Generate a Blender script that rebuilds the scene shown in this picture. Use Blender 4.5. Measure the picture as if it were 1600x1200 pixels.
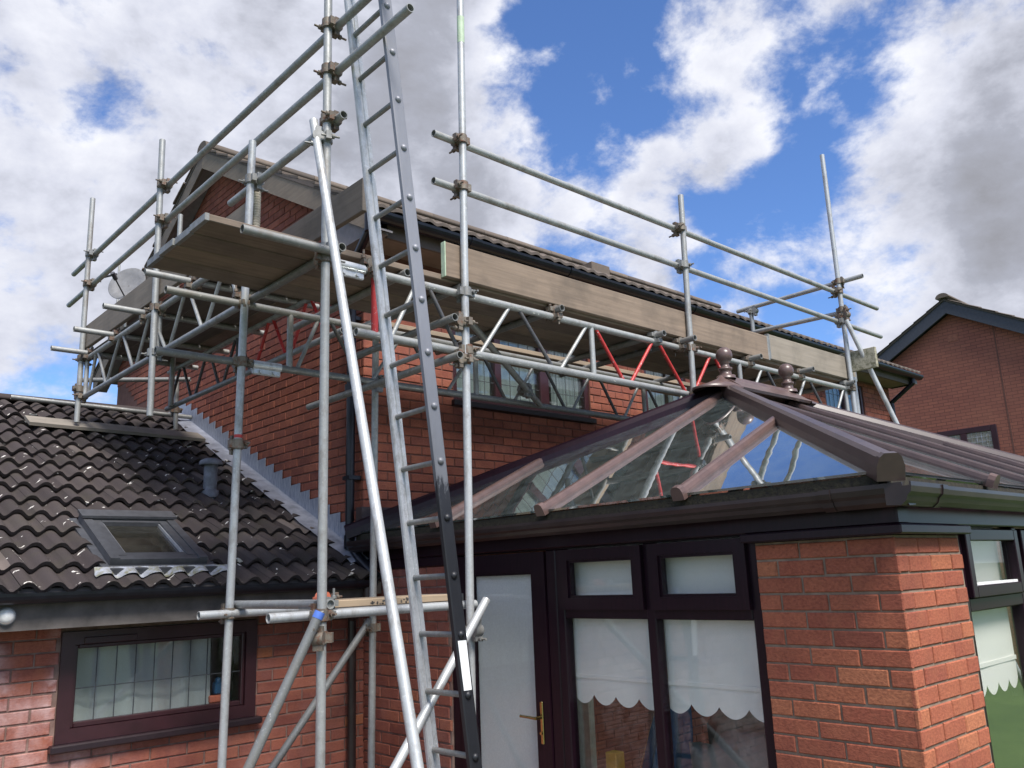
import bpy, bmesh, math, random
from mathutils import Vector, Matrix
random.seed(7)
V = Vector
# ------------------------------------------------------------------ clear
for o in list(bpy.data.objects): bpy.data.objects.remove(o)
scene = bpy.context.scene
COL = scene.collection
# ------------------------------------------------------------------ camera
CX = V((0.740515, -0.670930, -0.038607)); CY = V((0.121222, 0.189858, -0.974299)); CZ = V((0.661016, 0.716803, 0.221924))
CAM = V((-3.53, -5.55, 1.85)); FPX = 1318.6
cam = bpy.data.cameras.new('camera'); camo = bpy.data.objects.new('camera', cam); COL.objects.link(camo)
camo.matrix_world = Matrix(((CX.x, -CY.x, -CZ.x, CAM.x), (CX.y, -CY.y, -CZ.y, CAM.y), (CX.z, -CY.z, -CZ.z, CAM.z), (0, 0, 0, 1)))
cam.sensor_width = 36; cam.lens = FPX / 1600 * 36; cam.clip_start = 0.05; cam.clip_end = 2000
scene.camera = camo
scene.render.resolution_x = 1024; scene.render.resolution_y = 768
# ------------------------------------------------------------------ world: blue sky with broken cumulus
SUN = V((-0.12, -0.58, 0.80)).normalized()
w = bpy.data.worlds.new('World'); scene.world = w; w.use_nodes = True
nt = w.node_tree; nt.nodes.clear(); N = nt.nodes; LK = nt.links
def wn(t, **k):
    n = N.new(t)
    for a, b in k.items(): setattr(n, a, b)
    return n
def wm(op, a, b=None, c=None, clamp=False):
    n = N.new('ShaderNodeMath'); n.operation = op; n.use_clamp = clamp
    for i, x in enumerate((a, b, c)):
        if x is None: continue
        if isinstance(x, (int, float)): n.inputs[i].default_value = x
        else: LK.new(x, n.inputs[i])
    return n.outputs[0]
sky = wn('ShaderNodeTexSky', sky_type='NISHITA', sun_disc=False)
sky.sun_elevation = math.asin(SUN.z); sky.sun_rotation = math.atan2(SUN.x, SUN.y)
sky.air_density = 1.0; sky.dust_density = 0.2; sky.ozone_density = 2.0
tc = wn('ShaderNodeTexCoord')
def wvec(op, a, b):
    n = wn('ShaderNodeVectorMath', operation=op)
    for i, x in enumerate((a, b)):
        if isinstance(x, (tuple, Vector)): n.inputs[i].default_value = x
        else: LK.new(x, n.inputs[i])
    return n
mp = wn('ShaderNodeMapping'); LK.new(tc.outputs['Generated'], mp.inputs[0]); mp.inputs['Scale'].default_value = (1, 1, 1.45)
def wnoise(vec, scale, detail, rough, dist=0.0, off=(0, 0, 0)):
    n = wn('ShaderNodeTexNoise'); n.inputs['Scale'].default_value = scale; n.inputs['Detail'].default_value = detail
    n.inputs['Roughness'].default_value = rough; n.inputs['Distortion'].default_value = dist
    LK.new(wvec('ADD', vec, off).outputs[0], n.inputs['Vector']); return n.outputs['Fac']
def bank(d, r, amt):      # a cloud bank (+) or an opening (-) towards a direction of the sky
    v = wvec('DOT_PRODUCT', tc.outputs['Generated'], V(d).normalized())
    n = N.new('ShaderNodeMapRange'); n.interpolation_type = 'SMOOTHERSTEP'; LK.new(v.outputs['Value'], n.inputs[0])
    n.inputs[1].default_value = math.cos(math.radians(r)); n.inputs[2].default_value = math.cos(math.radians(r * 0.25)); n.inputs[3].default_value = 0; n.inputs[4].default_value = amt
    return n.outputs[0]
SKY_BANKS = [((0.40, 0.73, 0.55), 22, 0.16), ((0.56, 0.64, 0.55), 13, 0.10), ((0.62, 0.572, 0.53), 8.5, -0.23), ((0.64, 0.535, 0.57), 8, -0.12), ((0.66, 0.64, 0.40), 6, -0.07), ((0.715, 0.475, 0.51), 8, 0.15),
             ((0.82, 0.405, 0.40), 12, -0.22), ((0.78, 0.44, 0.44), 7, -0.07), ((0.727, 0.40, 0.57), 5, -0.04), ((0.85, 0.25, 0.48), 16, 0.16), ((0.89, 0.24, 0.40), 9, 0.08), ((0.20, 0.87, 0.455), 7, 0.035), ((0.25, 0.91, 0.33), 15, 0.02),
             ((0.765, 0.51, 0.385), 8, 0.09), ((0.91, 0.30, 0.29), 11, 0.13), ((0.20, 0.95, 0.24), 15, 0.06), ((0.80, 0.50, 0.32), 8, 0.06)]
OFF = (0.62, 0.31, 0.05)
def cloud_density(vec):
    return wm('ADD', -0.33, wm('ADD', wm('MULTIPLY', wnoise(vec, 3.4, 12, 0.60, 0.15, OFF), 1.25), wm('MULTIPLY', wnoise(vec, 9.0, 10, 0.62, 0.2, (OFF[0] + 3, OFF[1] + 1, OFF[2] + 2)), 0.40)))
d0 = cloud_density(mp.outputs[0]); d1 = cloud_density(wvec('ADD', mp.outputs[0], tuple(0.055 * x for x in (0.15, -0.55, 0.95))).outputs[0])
dens = d0
for d, r, a in SKY_BANKS: dens = wm('ADD', dens, bank(d, r, a))
mask = N.new('ShaderNodeMapRange'); mask.interpolation_type = 'SMOOTHSTEP'; LK.new(dens, mask.inputs[0]); mask.inputs[1].default_value = 0.42; mask.inputs[2].default_value = 0.59
thick = N.new('ShaderNodeMapRange'); thick.interpolation_type = 'SMOOTHSTEP'; LK.new(dens, thick.inputs[0]); thick.inputs[1].default_value = 0.50; thick.inputs[2].default_value = 0.92
lit = wm('ADD', wm('MULTIPLY', wm('SUBTRACT', d0, d1), 2.2), 0.5)
shade = wm('SUBTRACT', wm('ADD', wm('MULTIPLY', lit, 0.75), 0.38), wm('MULTIPLY', thick.outputs[0], 0.78), clamp=True)
ramp = wn('ShaderNodeValToRGB'); LK.new(shade, ramp.inputs[0])
ramp.color_ramp.elements[0].position = 0.0; ramp.color_ramp.elements[0].color = (2.9, 2.95, 3.3, 1)
ramp.color_ramp.elements[1].position = 1.0; ramp.color_ramp.elements[1].color = (8.5, 8.6, 9.1, 1)
e = ramp.color_ramp.elements.new(0.30); e.color = (3.7, 3.85, 4.5, 1)
e = ramp.color_ramp.elements.new(0.62); e.color = (6.1, 6.3, 7.2, 1)
blue = wn('ShaderNodeMix', data_type='RGBA', blend_type='MULTIPLY'); blue.inputs[0].default_value = 1
LK.new(sky.outputs[0], blue.inputs[6]); blue.inputs[7].default_value = (0.90, 1.16, 1.60, 1)
mix = wn('ShaderNodeMix', data_type='RGBA'); LK.new(mask.outputs[0], mix.inputs[0]); LK.new(blue.outputs[2], mix.inputs[6]); LK.new(ramp.outputs[0], mix.inputs[7])
bg = wn('ShaderNodeBackground'); bg.inputs['Strength'].default_value = 0.069; LK.new(mix.outputs[2], bg.inputs[0])
wo = wn('ShaderNodeOutputWorld'); LK.new(bg.outputs[0], wo.inputs[0])
# ------------------------------------------------------------------ sun: veiled by cloud, from behind right
sd = bpy.data.lights.new('sun', 'SUN'); sd.energy = 3.7; sd.angle = math.radians(24); sd.color = (1.0, 0.95, 0.88)
so = bpy.data.objects.new('sun', sd); COL.objects.link(so); so.rotation_euler = SUN.to_track_quat('Z', 'Y').to_euler(); so.location = (0, -20, 30)
# ------------------------------------------------------------------ exposure
vs = scene.view_settings; vs.view_transform = 'Standard'; vs.look = 'None'; vs.gamma = 1; vs.exposure = 0.82; vs.use_curve_mapping = False

# ================================================================== materials
MATS = {}
class Mat:
    def __init__(s, name):
        s.m = bpy.data.materials.new(name); s.m.use_nodes = True; s.t = s.m.node_tree; s.t.nodes.clear()
        s.out = s.t.nodes.new('ShaderNodeOutputMaterial'); s.b = s.t.nodes.new('ShaderNodeBsdfPrincipled'); s.t.links.new(s.b.outputs[0], s.out.inputs[0])
        MATS[name] = s.m
        s.geo = s.t.nodes.new('ShaderNodeNewGeometry'); s.oi = s.t.nodes.new('ShaderNodeObjectInfo')
    def n(s, t, **k):
        n = s.t.nodes.new(t)
        for a, b in k.items(): setattr(n, a, b)
        return n
    def l(s, a, b): s.t.links.new(a, b)
    def math(s, op, a, b=None, clamp=False):
        n = s.n('ShaderNodeMath', operation=op, use_clamp=clamp)
        for i, x in enumerate((a, b)):
            if x is None: continue
            if isinstance(x, (int, float)): n.inputs[i].default_value = x
            else: s.l(x, n.inputs[i])
        return n.outputs[0]
    def noise(s, scale, detail=4, rough=0.55, vec=None, stretch=None, dist=0):
        n = s.n('ShaderNodeTexNoise'); n.inputs['Scale'].default_value = scale; n.inputs['Detail'].default_value = detail; n.inputs['Roughness'].default_value = rough; n.inputs['Distortion'].default_value = dist
        v = vec or s.geo.outputs['Position']
        if stretch:
            m = s.n('ShaderNodeMapping'); s.l(v, m.inputs[0]); m.inputs['Scale'].default_value = stretch; v = m.outputs[0]
        s.l(v, n.inputs['Vector']); return n.outputs['Fac']
    def rng(s, x, a, b, c=0.0, d=1.0):
        n = s.n('ShaderNodeMapRange'); s.l(x, n.inputs[0])
        for i, q in enumerate((a, b, c, d)): n.inputs[i + 1].default_value = q
        return n.outputs[0]
    def ramp(s, x, stops):
        n = s.n('ShaderNodeValToRGB'); s.l(x, n.inputs[0]); el = n.color_ramp.elements
        while len(el) < len(stops): el.new(0.5)
        for e, (p, c) in zip(el, stops): e.position = p; e.color = (*c, 1)
        return n.outputs[0]
    def mix(s, f, a, b, mode='MIX'):
        n = s.n('ShaderNodeMix', data_type='RGBA', blend_type=mode)
        for i, x in ((0, f), (6, a), (7, b)):
            if isinstance(x, (int, float)): n.inputs[i].default_value = x
            elif isinstance(x, tuple): n.inputs[i].default_value = (*x, 1)
            else: s.l(x, n.inputs[i])
        return n.outputs[2]
    def rand(s):   # a number per object and per loose piece
        return s.math('FRACT', s.math('ADD', s.oi.outputs['Random'], s.geo.outputs['Random Per Island']))
    def col(s, c):
        if isinstance(c, tuple): s.b.inputs['Base Color'].default_value = (*c, 1)
        else: s.l(c, s.b.inputs['Base Color'])
    def rough(s, r):
        if isinstance(r, (int, float)): s.b.inputs['Roughness'].default_value = r
        else: s.l(r, s.b.inputs['Roughness'])
    def metal(s, v): s.b.inputs['Metallic'].default_value = v
    def spec(s, v): s.b.inputs['Specular IOR Level'].default_value = v
    def bump(s, h, strength=0.3, dist=0.004):
        n = s.n('ShaderNodeBump'); n.inputs['Strength'].default_value = strength; n.inputs['Distance'].default_value = dist; s.l(h, n.inputs['Height']); s.l(n.outputs[0], s.b.inputs['Normal'])

def brick_mat(name, stops, eff=0.0, mottled=0.5, warm=(0.42, 0.155, 0.085)):
    m = Mat(name); r = m.rand()
    base = m.ramp(r, stops)
    drag = m.noise(60, 5, 0.65, stretch=(1, 1, 1.6)); big = m.noise(9, 4, 0.6); wide = m.noise(1.1, 5, 0.65)
    base = m.mix(m.rng(drag, 0.35, 0.7, 0.0, mottled), base, (0.12, 0.036, 0.026))
    base = m.mix(m.rng(big, 0.45, 0.75, 0, 0.40), base, warm)
    base = m.mix(m.rng(wide, 0.46, 0.68, 0, 0.42), base, (0.11, 0.045, 0.036))
    smear = m.noise(16, 6, 0.75, stretch=(1, 1, 2.2)); base = m.mix(m.rng(smear, 0.64, 0.76, 0, 0.35), base, (0.36, 0.25, 0.20))
    if eff:
        e = m.noise(7, 5, 0.65); e2 = m.noise(2.0, 2, 0.5); sx = m.n('ShaderNodeSeparateXYZ'); m.l(m.geo.outputs['Position'], sx.inputs[0])
        f = m.math('MULTIPLY', m.math('MULTIPLY', m.rng(e, 0.36, 0.70), m.rng(e2, 0.36, 0.56)), m.rng(sx.outputs['X'], -2.05, -1.5, 1.0, 0.08)); base = m.mix(m.math('MULTIPLY', f, eff, clamp=True), base, (0.60, 0.43, 0.42))
    m.col(base); m.rough(0.9); m.spec(0.15); m.bump(m.math('ADD', drag, m.math('MULTIPLY', big, 0.8)), 0.6, 0.005); return m
brick_mat('brick_house', [(0, (0.175, 0.062, 0.050)), (0.12, (0.23, 0.080, 0.058)), (0.4, (0.29, 0.098, 0.068)), (0.65, (0.255, 0.088, 0.064)), (0.88, (0.33, 0.118, 0.080)), (1, (0.20, 0.074, 0.062))])
brick_mat('brick_pier', [(0, (0.25, 0.080, 0.055)), (0.1, (0.36, 0.112, 0.068)), (0.4, (0.43, 0.138, 0.080)), (0.7, (0.34, 0.102, 0.066)), (0.92, (0.47, 0.165, 0.088)), (1, (0.52, 0.20, 0.105))], mottled=0.65)
brick_mat('brick_ext', [(0, (0.19, 0.062, 0.050)), (0.15, (0.27, 0.092, 0.066)), (0.45, (0.31, 0.104, 0.073)), (0.7, (0.22, 0.073, 0.056)), (0.9, (0.33, 0.118, 0.080)), (0.97, (0.31, 0.11, 0.078)), (1, (0.42, 0.155, 0.07))], eff=1.1)
for nm, c1, c2 in (('mortar_red', (0.115, 0.050, 0.040), (0.16, 0.075, 0.058)), ('mortar_grey', (0.18, 0.125, 0.092), (0.30, 0.225, 0.168)), ('mortar_ext', (0.14, 0.080, 0.067), (0.25, 0.17, 0.14))):
    m = Mat(nm); m.col(m.mix(m.rng(m.noise(14, 4), 0.35, 0.7), c1, c2)); m.rough(0.95); m.bump(m.noise(160, 3), 0.4, 0.002)
# concrete roof tile, lichen and droppings
m = Mat('roof_tile'); r = m.rand(); base = m.ramp(r, [(0, (0.028, 0.0225, 0.0235)), (0.4, (0.045, 0.036, 0.036)), (0.75, (0.036, 0.029, 0.030)), (0.93, (0.060, 0.049, 0.047)), (1, (0.17, 0.14, 0.125))])
gr = m.noise(220, 3, 0.7); base = m.mix(m.rng(gr, 0.35, 0.75, 0, 0.5), base, (0.10, 0.083, 0.079)); base = m.mix(m.rng(m.noise(5, 4), 0.5, 0.8, 0, 0.6), base, (0.055, 0.05, 0.035))
li = m.noise(8.5, 3, 0.5, dist=0.5, stretch=(1.0, 1.8, 1.8)); base = m.mix(m.rng(li, 0.685, 0.70), base, (0.66, 0.63, 0.58))
mo = m.noise(20, 5, 0.7); base = m.mix(m.rng(mo, 0.68, 0.74, 0, 0.85), base, (0.035, 0.030, 0.018)); m.col(base); m.rough(0.95); m.spec(0.2); m.bump(gr, 0.5, 0.004)
m = Mat('roof_tile_house'); r = m.rand(); base = m.ramp(r, [(0, (0.075, 0.060, 0.051)), (0.5, (0.115, 0.090, 0.074)), (1, (0.155, 0.122, 0.098))]); base = m.mix(m.rng(m.noise(24, 5, 0.7), 0.4, 0.7, 0, 0.7), base, (0.09, 0.075, 0.06)); m.col(base); m.rough(0.9)
# galvanised steel tube
def galv(name, lo, hi, metal=0.35, ro=0.5, rust=0.0):
    m = Mat(name); c = m.mix(m.rand(), lo, hi); nn = m.noise(22, 5, 0.65); c = m.mix(m.rng(nn, 0.35, 0.72, 0, 0.45), c, tuple(0.55 * x for x in lo))
    sp = m.noise(70, 4, 0.7); c = m.mix(m.rng(sp, 0.58, 0.68, 0, 0.5), c, tuple(min(1, 1.35 * x) for x in hi))
    st = m.noise(7, 6, 0.75, stretch=(1, 1, 0.5)); c = m.mix(m.rng(st, 0.52, 0.64, 0, 0.55), c, (0.19, 0.165, 0.14)); cs_ = m.noise(38, 3, 0.5); c = m.mix(m.rng(cs_, 0.70, 0.73, 0, 0.7), c, (0.55, 0.53, 0.50))
    if rust: c = m.mix(m.rng(m.noise(30, 5, 0.7), 0.5, 0.65, 0, rust), c, (0.16, 0.065, 0.035))
    m.col(c); m.metal(metal); m.rough(m.rng(nn, 0.3, 0.7, ro - 0.12, ro + 0.15)); m.bump(sp, 0.08, 0.002); return m
galv('galvanised', (0.30, 0.31, 0.31), (0.40, 0.405, 0.395)); galv('galvanised_pale', (0.42, 0.44, 0.455), (0.51, 0.52, 0.52), 0.35, 0.45)
galv('galvanised_dull', (0.20, 0.205, 0.205), (0.29, 0.29, 0.275)); galv('coupler_rusty', (0.13, 0.11, 0.09), (0.24, 0.21, 0.17), 0.3, 0.6, 0.9); galv('sleeve_bright', (0.62, 0.64, 0.66), (0.7, 0.72, 0.74), 0.5, 0.42)
galv('aluminium', (0.52, 0.53, 0.55), (0.60, 0.61, 0.62), 0.35, 0.5); galv('dark_steel', (0.07, 0.07, 0.078), (0.11, 0.11, 0.12), 0.3, 0.5)
def plain(name, c, ro=0.6, metal=0.0, var=0.25, scale=18, spec=0.5, bump=0.0):
    m = Mat(name); f = m.noise(scale, 5, 0.6); m.col(m.mix(m.rng(f, 0.3, 0.75, 0, 1), tuple(x * (1 + var * 0.5) for x in c), tuple(x * (1 - var) for x in c))); m.rough(ro); m.metal(metal); m.spec(spec)
    if bump: m.bump(f, bump, 0.003)
    return m
m = plain('red_paint', (0.42, 0.030, 0.028), 0.45, var=0.4); m.col(m.mix(m.rng(m.noise(45, 5, 0.7), 0.62, 0.66), (0.42, 0.03, 0.028), (0.62, 0.55, 0.53)))
plain('blue_bottle', (0.03, 0.10, 0.20), 0.4); plain('green_paint', (0.40, 0.50, 0.36), 0.6); plain('blue_plastic', (0.10, 0.20, 0.62), 0.4); plain('orange_rust', (0.50, 0.14, 0.08), 0.7)
# dark painted ladder stile, paint worn to bare metal
m = Mat('worn_stile'); f = m.noise(42, 6, 0.8, stretch=(1, 1, 0.22)); f2 = m.noise(5, 3, 0.5); sx = m.n('ShaderNodeSeparateXYZ'); m.l(m.geo.outputs['Position'], sx.inputs[0])
wear = m.math('ADD', m.math('MULTIPLY', m.math('SUBTRACT', f, 0.5), 0.55), m.rng(sx.outputs['Z'], 2.1, 3.3, 0.0, 1.0)); m.col(m.ramp(m.rng(wear, -0.1, 1.1), [(0.0, (0.013, 0.014, 0.018)), (0.22, (0.020, 0.021, 0.026)), (0.27, (0.13, 0.135, 0.15)), (0.6, (0.17, 0.175, 0.20)), (1.0, (0.23, 0.235, 0.265))])); m.rough(0.45); m.metal(0.15); m.bump(f, 0.2, 0.002)
# scaffold board
def timber(name, a, b, c, axis, ro=0.85):
    m = Mat(name); st = {'X': (1.2, 26, 26), 'Y': (26, 1.2, 26), 'Z': (26, 26, 1.2)}[axis]
    g = m.noise(1.6, 6, 0.65, stretch=st, dist=0.3); k = m.noise(4, 4, 0.6); base = m.mix(m.rng(g, 0.3, 0.7), a, b); base = m.mix(m.rng(k, 0.45, 0.75, 0, 0.6), base, c)
    rr = m.rand(); base = m.mix(1.0, base, m.ramp(rr, [(0, (0.66, 0.66, 0.68)), (0.5, (0.95, 0.94, 0.93)), (1, (1.2, 1.15, 1.06))]), 'MULTIPLY'); m.col(base); m.rough(ro); m.spec(0.2); m.bump(g, 0.35, 0.004); return m
timber('board_x', (0.235, 0.186, 0.150), (0.155, 0.124, 0.102), (0.085, 0.072, 0.064), 'X'); timber('board_y', (0.235, 0.205, 0.178), (0.175, 0.153, 0.135), (0.12, 0.108, 0.098), 'Y'); timber('board_new', (0.36, 0.285, 0.205), (0.29, 0.225, 0.165), (0.20, 0.165, 0.13), 'X')
timber('board_grey', (0.27, 0.243, 0.212), (0.205, 0.185, 0.162), (0.13, 0.12, 0.105), 'X'); timber('barge_timber', (0.23, 0.195, 0.165), (0.165, 0.14, 0.12), (0.12, 0.10, 0.09), 'Y'); timber('fascia_timber', (0.19, 0.155, 0.135), (0.15, 0.125, 0.11), (0.11, 0.09, 0.08), 'X')
m = Mat('mossy_board'); f = m.noise(30, 5, 0.7); m.col(m.mix(m.rng(f, 0.42, 0.62), (0.36, 0.33, 0.25), (0.13, 0.125, 0.075))); m.rough(0.9)
plain('soffit_paint', (0.20, 0.185, 0.19), 0.7); plain('black_plastic', (0.009, 0.010, 0.015), 0.30, var=0.5, spec=0.35); plain('fascia_ext', (0.105, 0.092, 0.085), 0.8, var=0.5, scale=7)
plain('slate_barge', (0.045, 0.05, 0.066), 0.6); plain('lead', (0.30, 0.315, 0.37), 0.5, 0.25, 0.45, 9, bump=0.2)
m = plain('lead_step', (0.24, 0.26, 0.33), 0.5, 0.25, 0.4, 9); g = m.noise(3, 5, 0.7, stretch=(1, 30, 3)); m.col(m.mix(m.rng(g, 0.35, 0.7), (0.17, 0.19, 0.25), (0.44, 0.46, 0.52)))
m = plain('lead_lichen', (0.36, 0.37, 0.40), 0.6, 0.1, 0.5, 20); m.col(m.mix(m.rng(m.noise(16, 5, 0.7), 0.45, 0.62), (0.36, 0.375, 0.42), (0.20, 0.19, 0.11))); plain('rooflight_frame', (0.105, 0.108, 0.118), 0.42, 0.4, 0.3); plain('rooflight_trim', (0.55, 0.56, 0.58), 0.35, 0.6); plain('pale_timber_lining', (0.36, 0.30, 0.25), 0.6)
plain('vent_plastic', (0.17, 0.18, 0.215), 0.6, 0, 0.6, 14)
m = Mat('rosewood'); g = m.noise(3, 5, 0.6, stretch=(20, 20, 2)); m.col(m.mix(m.rng(g, 0.3, 0.7), (0.019, 0.0068, 0.0125), (0.011, 0.0045, 0.0085))); m.rough(0.28); m.spec(0.25)
m = Mat('roof_bar'); g = m.noise(14, 5, 0.65); m.col(m.mix(m.rng(g, 0.3, 0.7), (0.118, 0.073, 0.064), (0.078, 0.049, 0.045))); m.rough(0.34); m.spec(0.6); m.bump(m.noise(60, 4), 0.06, 0.002)
m = Mat('roof_bar_dark'); g = m.noise(14, 5, 0.65); m.col(m.mix(m.rng(g, 0.3, 0.7), (0.062, 0.040, 0.037), (0.040, 0.026, 0.026))); m.rough(0.36); m.spec(0.6)
m = Mat('brown_gutter'); g = m.noise(6, 5, 0.6); m.col(m.mix(m.rng(g, 0.3, 0.75), (0.022, 0.014, 0.015), (0.040, 0.028, 0.026))); m.rough(0.30); m.spec(0.4)
m = Mat('moss'); g = m.noise(40, 5, 0.7); m.col(m.mix(m.rng(g, 0.35, 0.7), (0.016, 0.013, 0.011), (0.045, 0.039, 0.022))); m.rough(0.95); m.bump(g, 0.6, 0.01)
plain('maroon_upvc', (0.036, 0.012, 0.016), 0.36, var=0.35, scale=6); plain('sill_dark', (0.020, 0.011, 0.015), 0.4)
def fabric(name, c, trans=0.3, sc=250, ro=0.9):
    m = Mat(name); f = m.noise(sc, 2, 0.6); k = m.noise(5, 4, 0.6); col = m.mix(m.rng(f, 0.3, 0.7), c, tuple(x * 0.9 for x in c)); col = m.mix(m.rng(k, 0.4, 0.8, 0, 0.3), col, tuple(x * 0.82 for x in c)); m.col(col); m.rough(ro); m.spec(0.1)
    tr = m.n('ShaderNodeBsdfTranslucent'); m.l(col, tr.inputs[0]); mx = m.n('ShaderNodeMixShader'); mx.inputs[0].default_value = trans; m.l(m.b.outputs[0], mx.inputs[1]); m.l(tr.outputs[0], mx.inputs[2]); m.l(mx.outputs[0], m.out.inputs[0])
fabric('blind_fabric', (0.92, 0.90, 0.85), 0.12); fabric('door_panel', (0.86, 0.87, 0.86), 0.12, 90); fabric('net_curtain', (0.60, 0.65, 0.64), 0.35, 120)
fabric('grey_cover', (0.30, 0.285, 0.27), 0.1, 30, 0.35)
plain('brass', (0.55, 0.40, 0.17), 0.25, 1.0, 0.15); plain('white_plastic', (0.80, 0.80, 0.78), 0.4); plain('yellow_wood', (0.66, 0.34, 0.06), 0.6); plain('blue_cloth', (0.05, 0.085, 0.17), 0.9); plain('yellow_cloth', (0.55, 0.50, 0.12), 0.9); plain('cream_wall', (0.42, 0.38, 0.33), 0.8); plain('floor_tile', (0.22, 0.19, 0.16), 0.6)
plain('dish_grey', (0.20, 0.20, 0.205), 0.5, 0.1); plain('rope', (0.52, 0.47, 0.38), 0.9, 0, 0.4, 60); plain('lead_came', (0.05, 0.055, 0.06), 0.5)
plain('sticker_white', (0.78, 0.79, 0.80), 0.5); plain('wood_print', (0.07, 0.065, 0.06), 0.8)
def glass(name, tint, ior=1.5, wob=0.0, dirt=0.0, mul=1.0, dcol=(0.35, 0.34, 0.28)):
    m = Mat(name); m.t.nodes.remove(m.b)
    lw = m.n('ShaderNodeLayerWeight'); lw.inputs['Blend'].default_value = 0.5; F0 = ((ior - 1) / (ior + 1)) ** 2; fz = m.math('ADD', m.math('MULTIPLY', m.math('POWER', lw.outputs['Facing'], 5.0), 1 - F0), F0)
    gl = m.n('ShaderNodeBsdfGlossy'); gl.inputs['Roughness'].default_value = 0.012; tr = m.n('ShaderNodeBsdfTransparent'); tr.inputs[0].default_value = (*tint, 1)
    if wob:
        bp = m.n('ShaderNodeBump'); bp.inputs['Strength'].default_value = wob; bp.inputs['Distance'].default_value = 0.02; m.l(m.noise(2.2, 2, 0.4), bp.inputs['Height']); m.l(bp.outputs[0], gl.inputs['Normal'])
    mx = m.n('ShaderNodeMixShader'); m.l(m.math('MULTIPLY', fz, mul, clamp=True), mx.inputs[0]); m.l(tr.outputs[0], mx.inputs[1]); m.l(gl.outputs[0], mx.inputs[2]); o = mx.outputs[0]
    if dirt:
        df = m.n('ShaderNodeBsdfDiffuse'); df.inputs[0].default_value = (*dcol, 1); m2 = m.n('ShaderNodeMixShader'); m.l(m.rng(m.noise(9, 6, 0.7), 0.3, 0.8, dirt * 0.15, dirt), m2.inputs[0]); m.l(o, m2.inputs[1]); m.l(df.outputs[0], m2.inputs[2]); o = m2.outputs[0]
    m.l(o, m.out.inputs[0])
glass('window_glass', (0.95, 0.96, 0.955), 1.5); glass('roof_glass', (0.44, 0.54, 0.54), 1.8, 0.08, 0.16, 3.4, (0.25, 0.31, 0.31)); glass('rooflight_glass', (0.55, 0.55, 0.55), 1.5, 0, 0.1); glass('house_glass', (0.82, 0.86, 0.86), 1.6, 0.03, 0.02, 1.3)
# far brickwork of the neighbour: too small to pick apart
m = Mat('brick_far'); bt = m.n('ShaderNodeTexBrick'); mpn = m.n('ShaderNodeMapping'); sp = m.n('ShaderNodeSeparateXYZ'); cb = m.n('ShaderNodeCombineXYZ')
m.l(m.geo.outputs['Position'], sp.inputs[0]); m.l(m.math('ADD', sp.outputs['Y'], sp.outputs['X']), cb.inputs[0]); m.l(sp.outputs['Z'], cb.inputs[1]); m.l(cb.outputs[0], bt.inputs['Vector'])
bt.inputs['Scale'].default_value = 1.0; bt.inputs['Brick Width'].default_value = 0.225; bt.inputs['Row Height'].default_value = 0.075; bt.inputs['Mortar Size'].default_value = 0.007; bt.inputs['Mortar Smooth'].default_value = 0.3
bt.inputs['Color1'].default_value = (0.30, 0.105, 0.070, 1); bt.inputs['Color2'].default_value = (0.24, 0.082, 0.058, 1); bt.inputs['Mortar'].default_value = (0.105, 0.042, 0.034, 1)
cc = m.mix(m.rng(m.noise(0.7, 4, 0.6), 0.4, 0.7, 0, 0.4), bt.outputs['Color'], (0.33, 0.135, 0.085)); cc = m.mix(m.rng(m.noise(40, 3), 0.35, 0.7, 0, 0.3), cc, (0.17, 0.06, 0.045)); m.col(cc); m.rough(0.9); m.bump(bt.outputs['Fac'], -0.4, 0.006)
plain('brick_plain', (0.30, 0.115, 0.075), 0.9, var=0.3)
m = Mat('lawn'); f = m.math('ADD', m.math('MULTIPLY', m.noise(1.3, 6, 0.7), 0.5), m.math('MULTIPLY', m.noise(45, 4, 0.7), 0.5)); m.col(m.mix(m.rng(f, 0.3, 0.7), (0.030, 0.062, 0.016), (0.085, 0.14, 0.035))); m.rough(0.95)
plain('paving', (0.15, 0.14, 0.132), 0.9, var=0.35, scale=3); plain('bark', (0.10, 0.075, 0.055), 0.9)
m = Mat('leaf'); r = m.rand(); m.col(m.ramp(r, [(0, (0.035, 0.075, 0.018)), (1, (0.09, 0.15, 0.035))])); m.rough(0.7)

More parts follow.
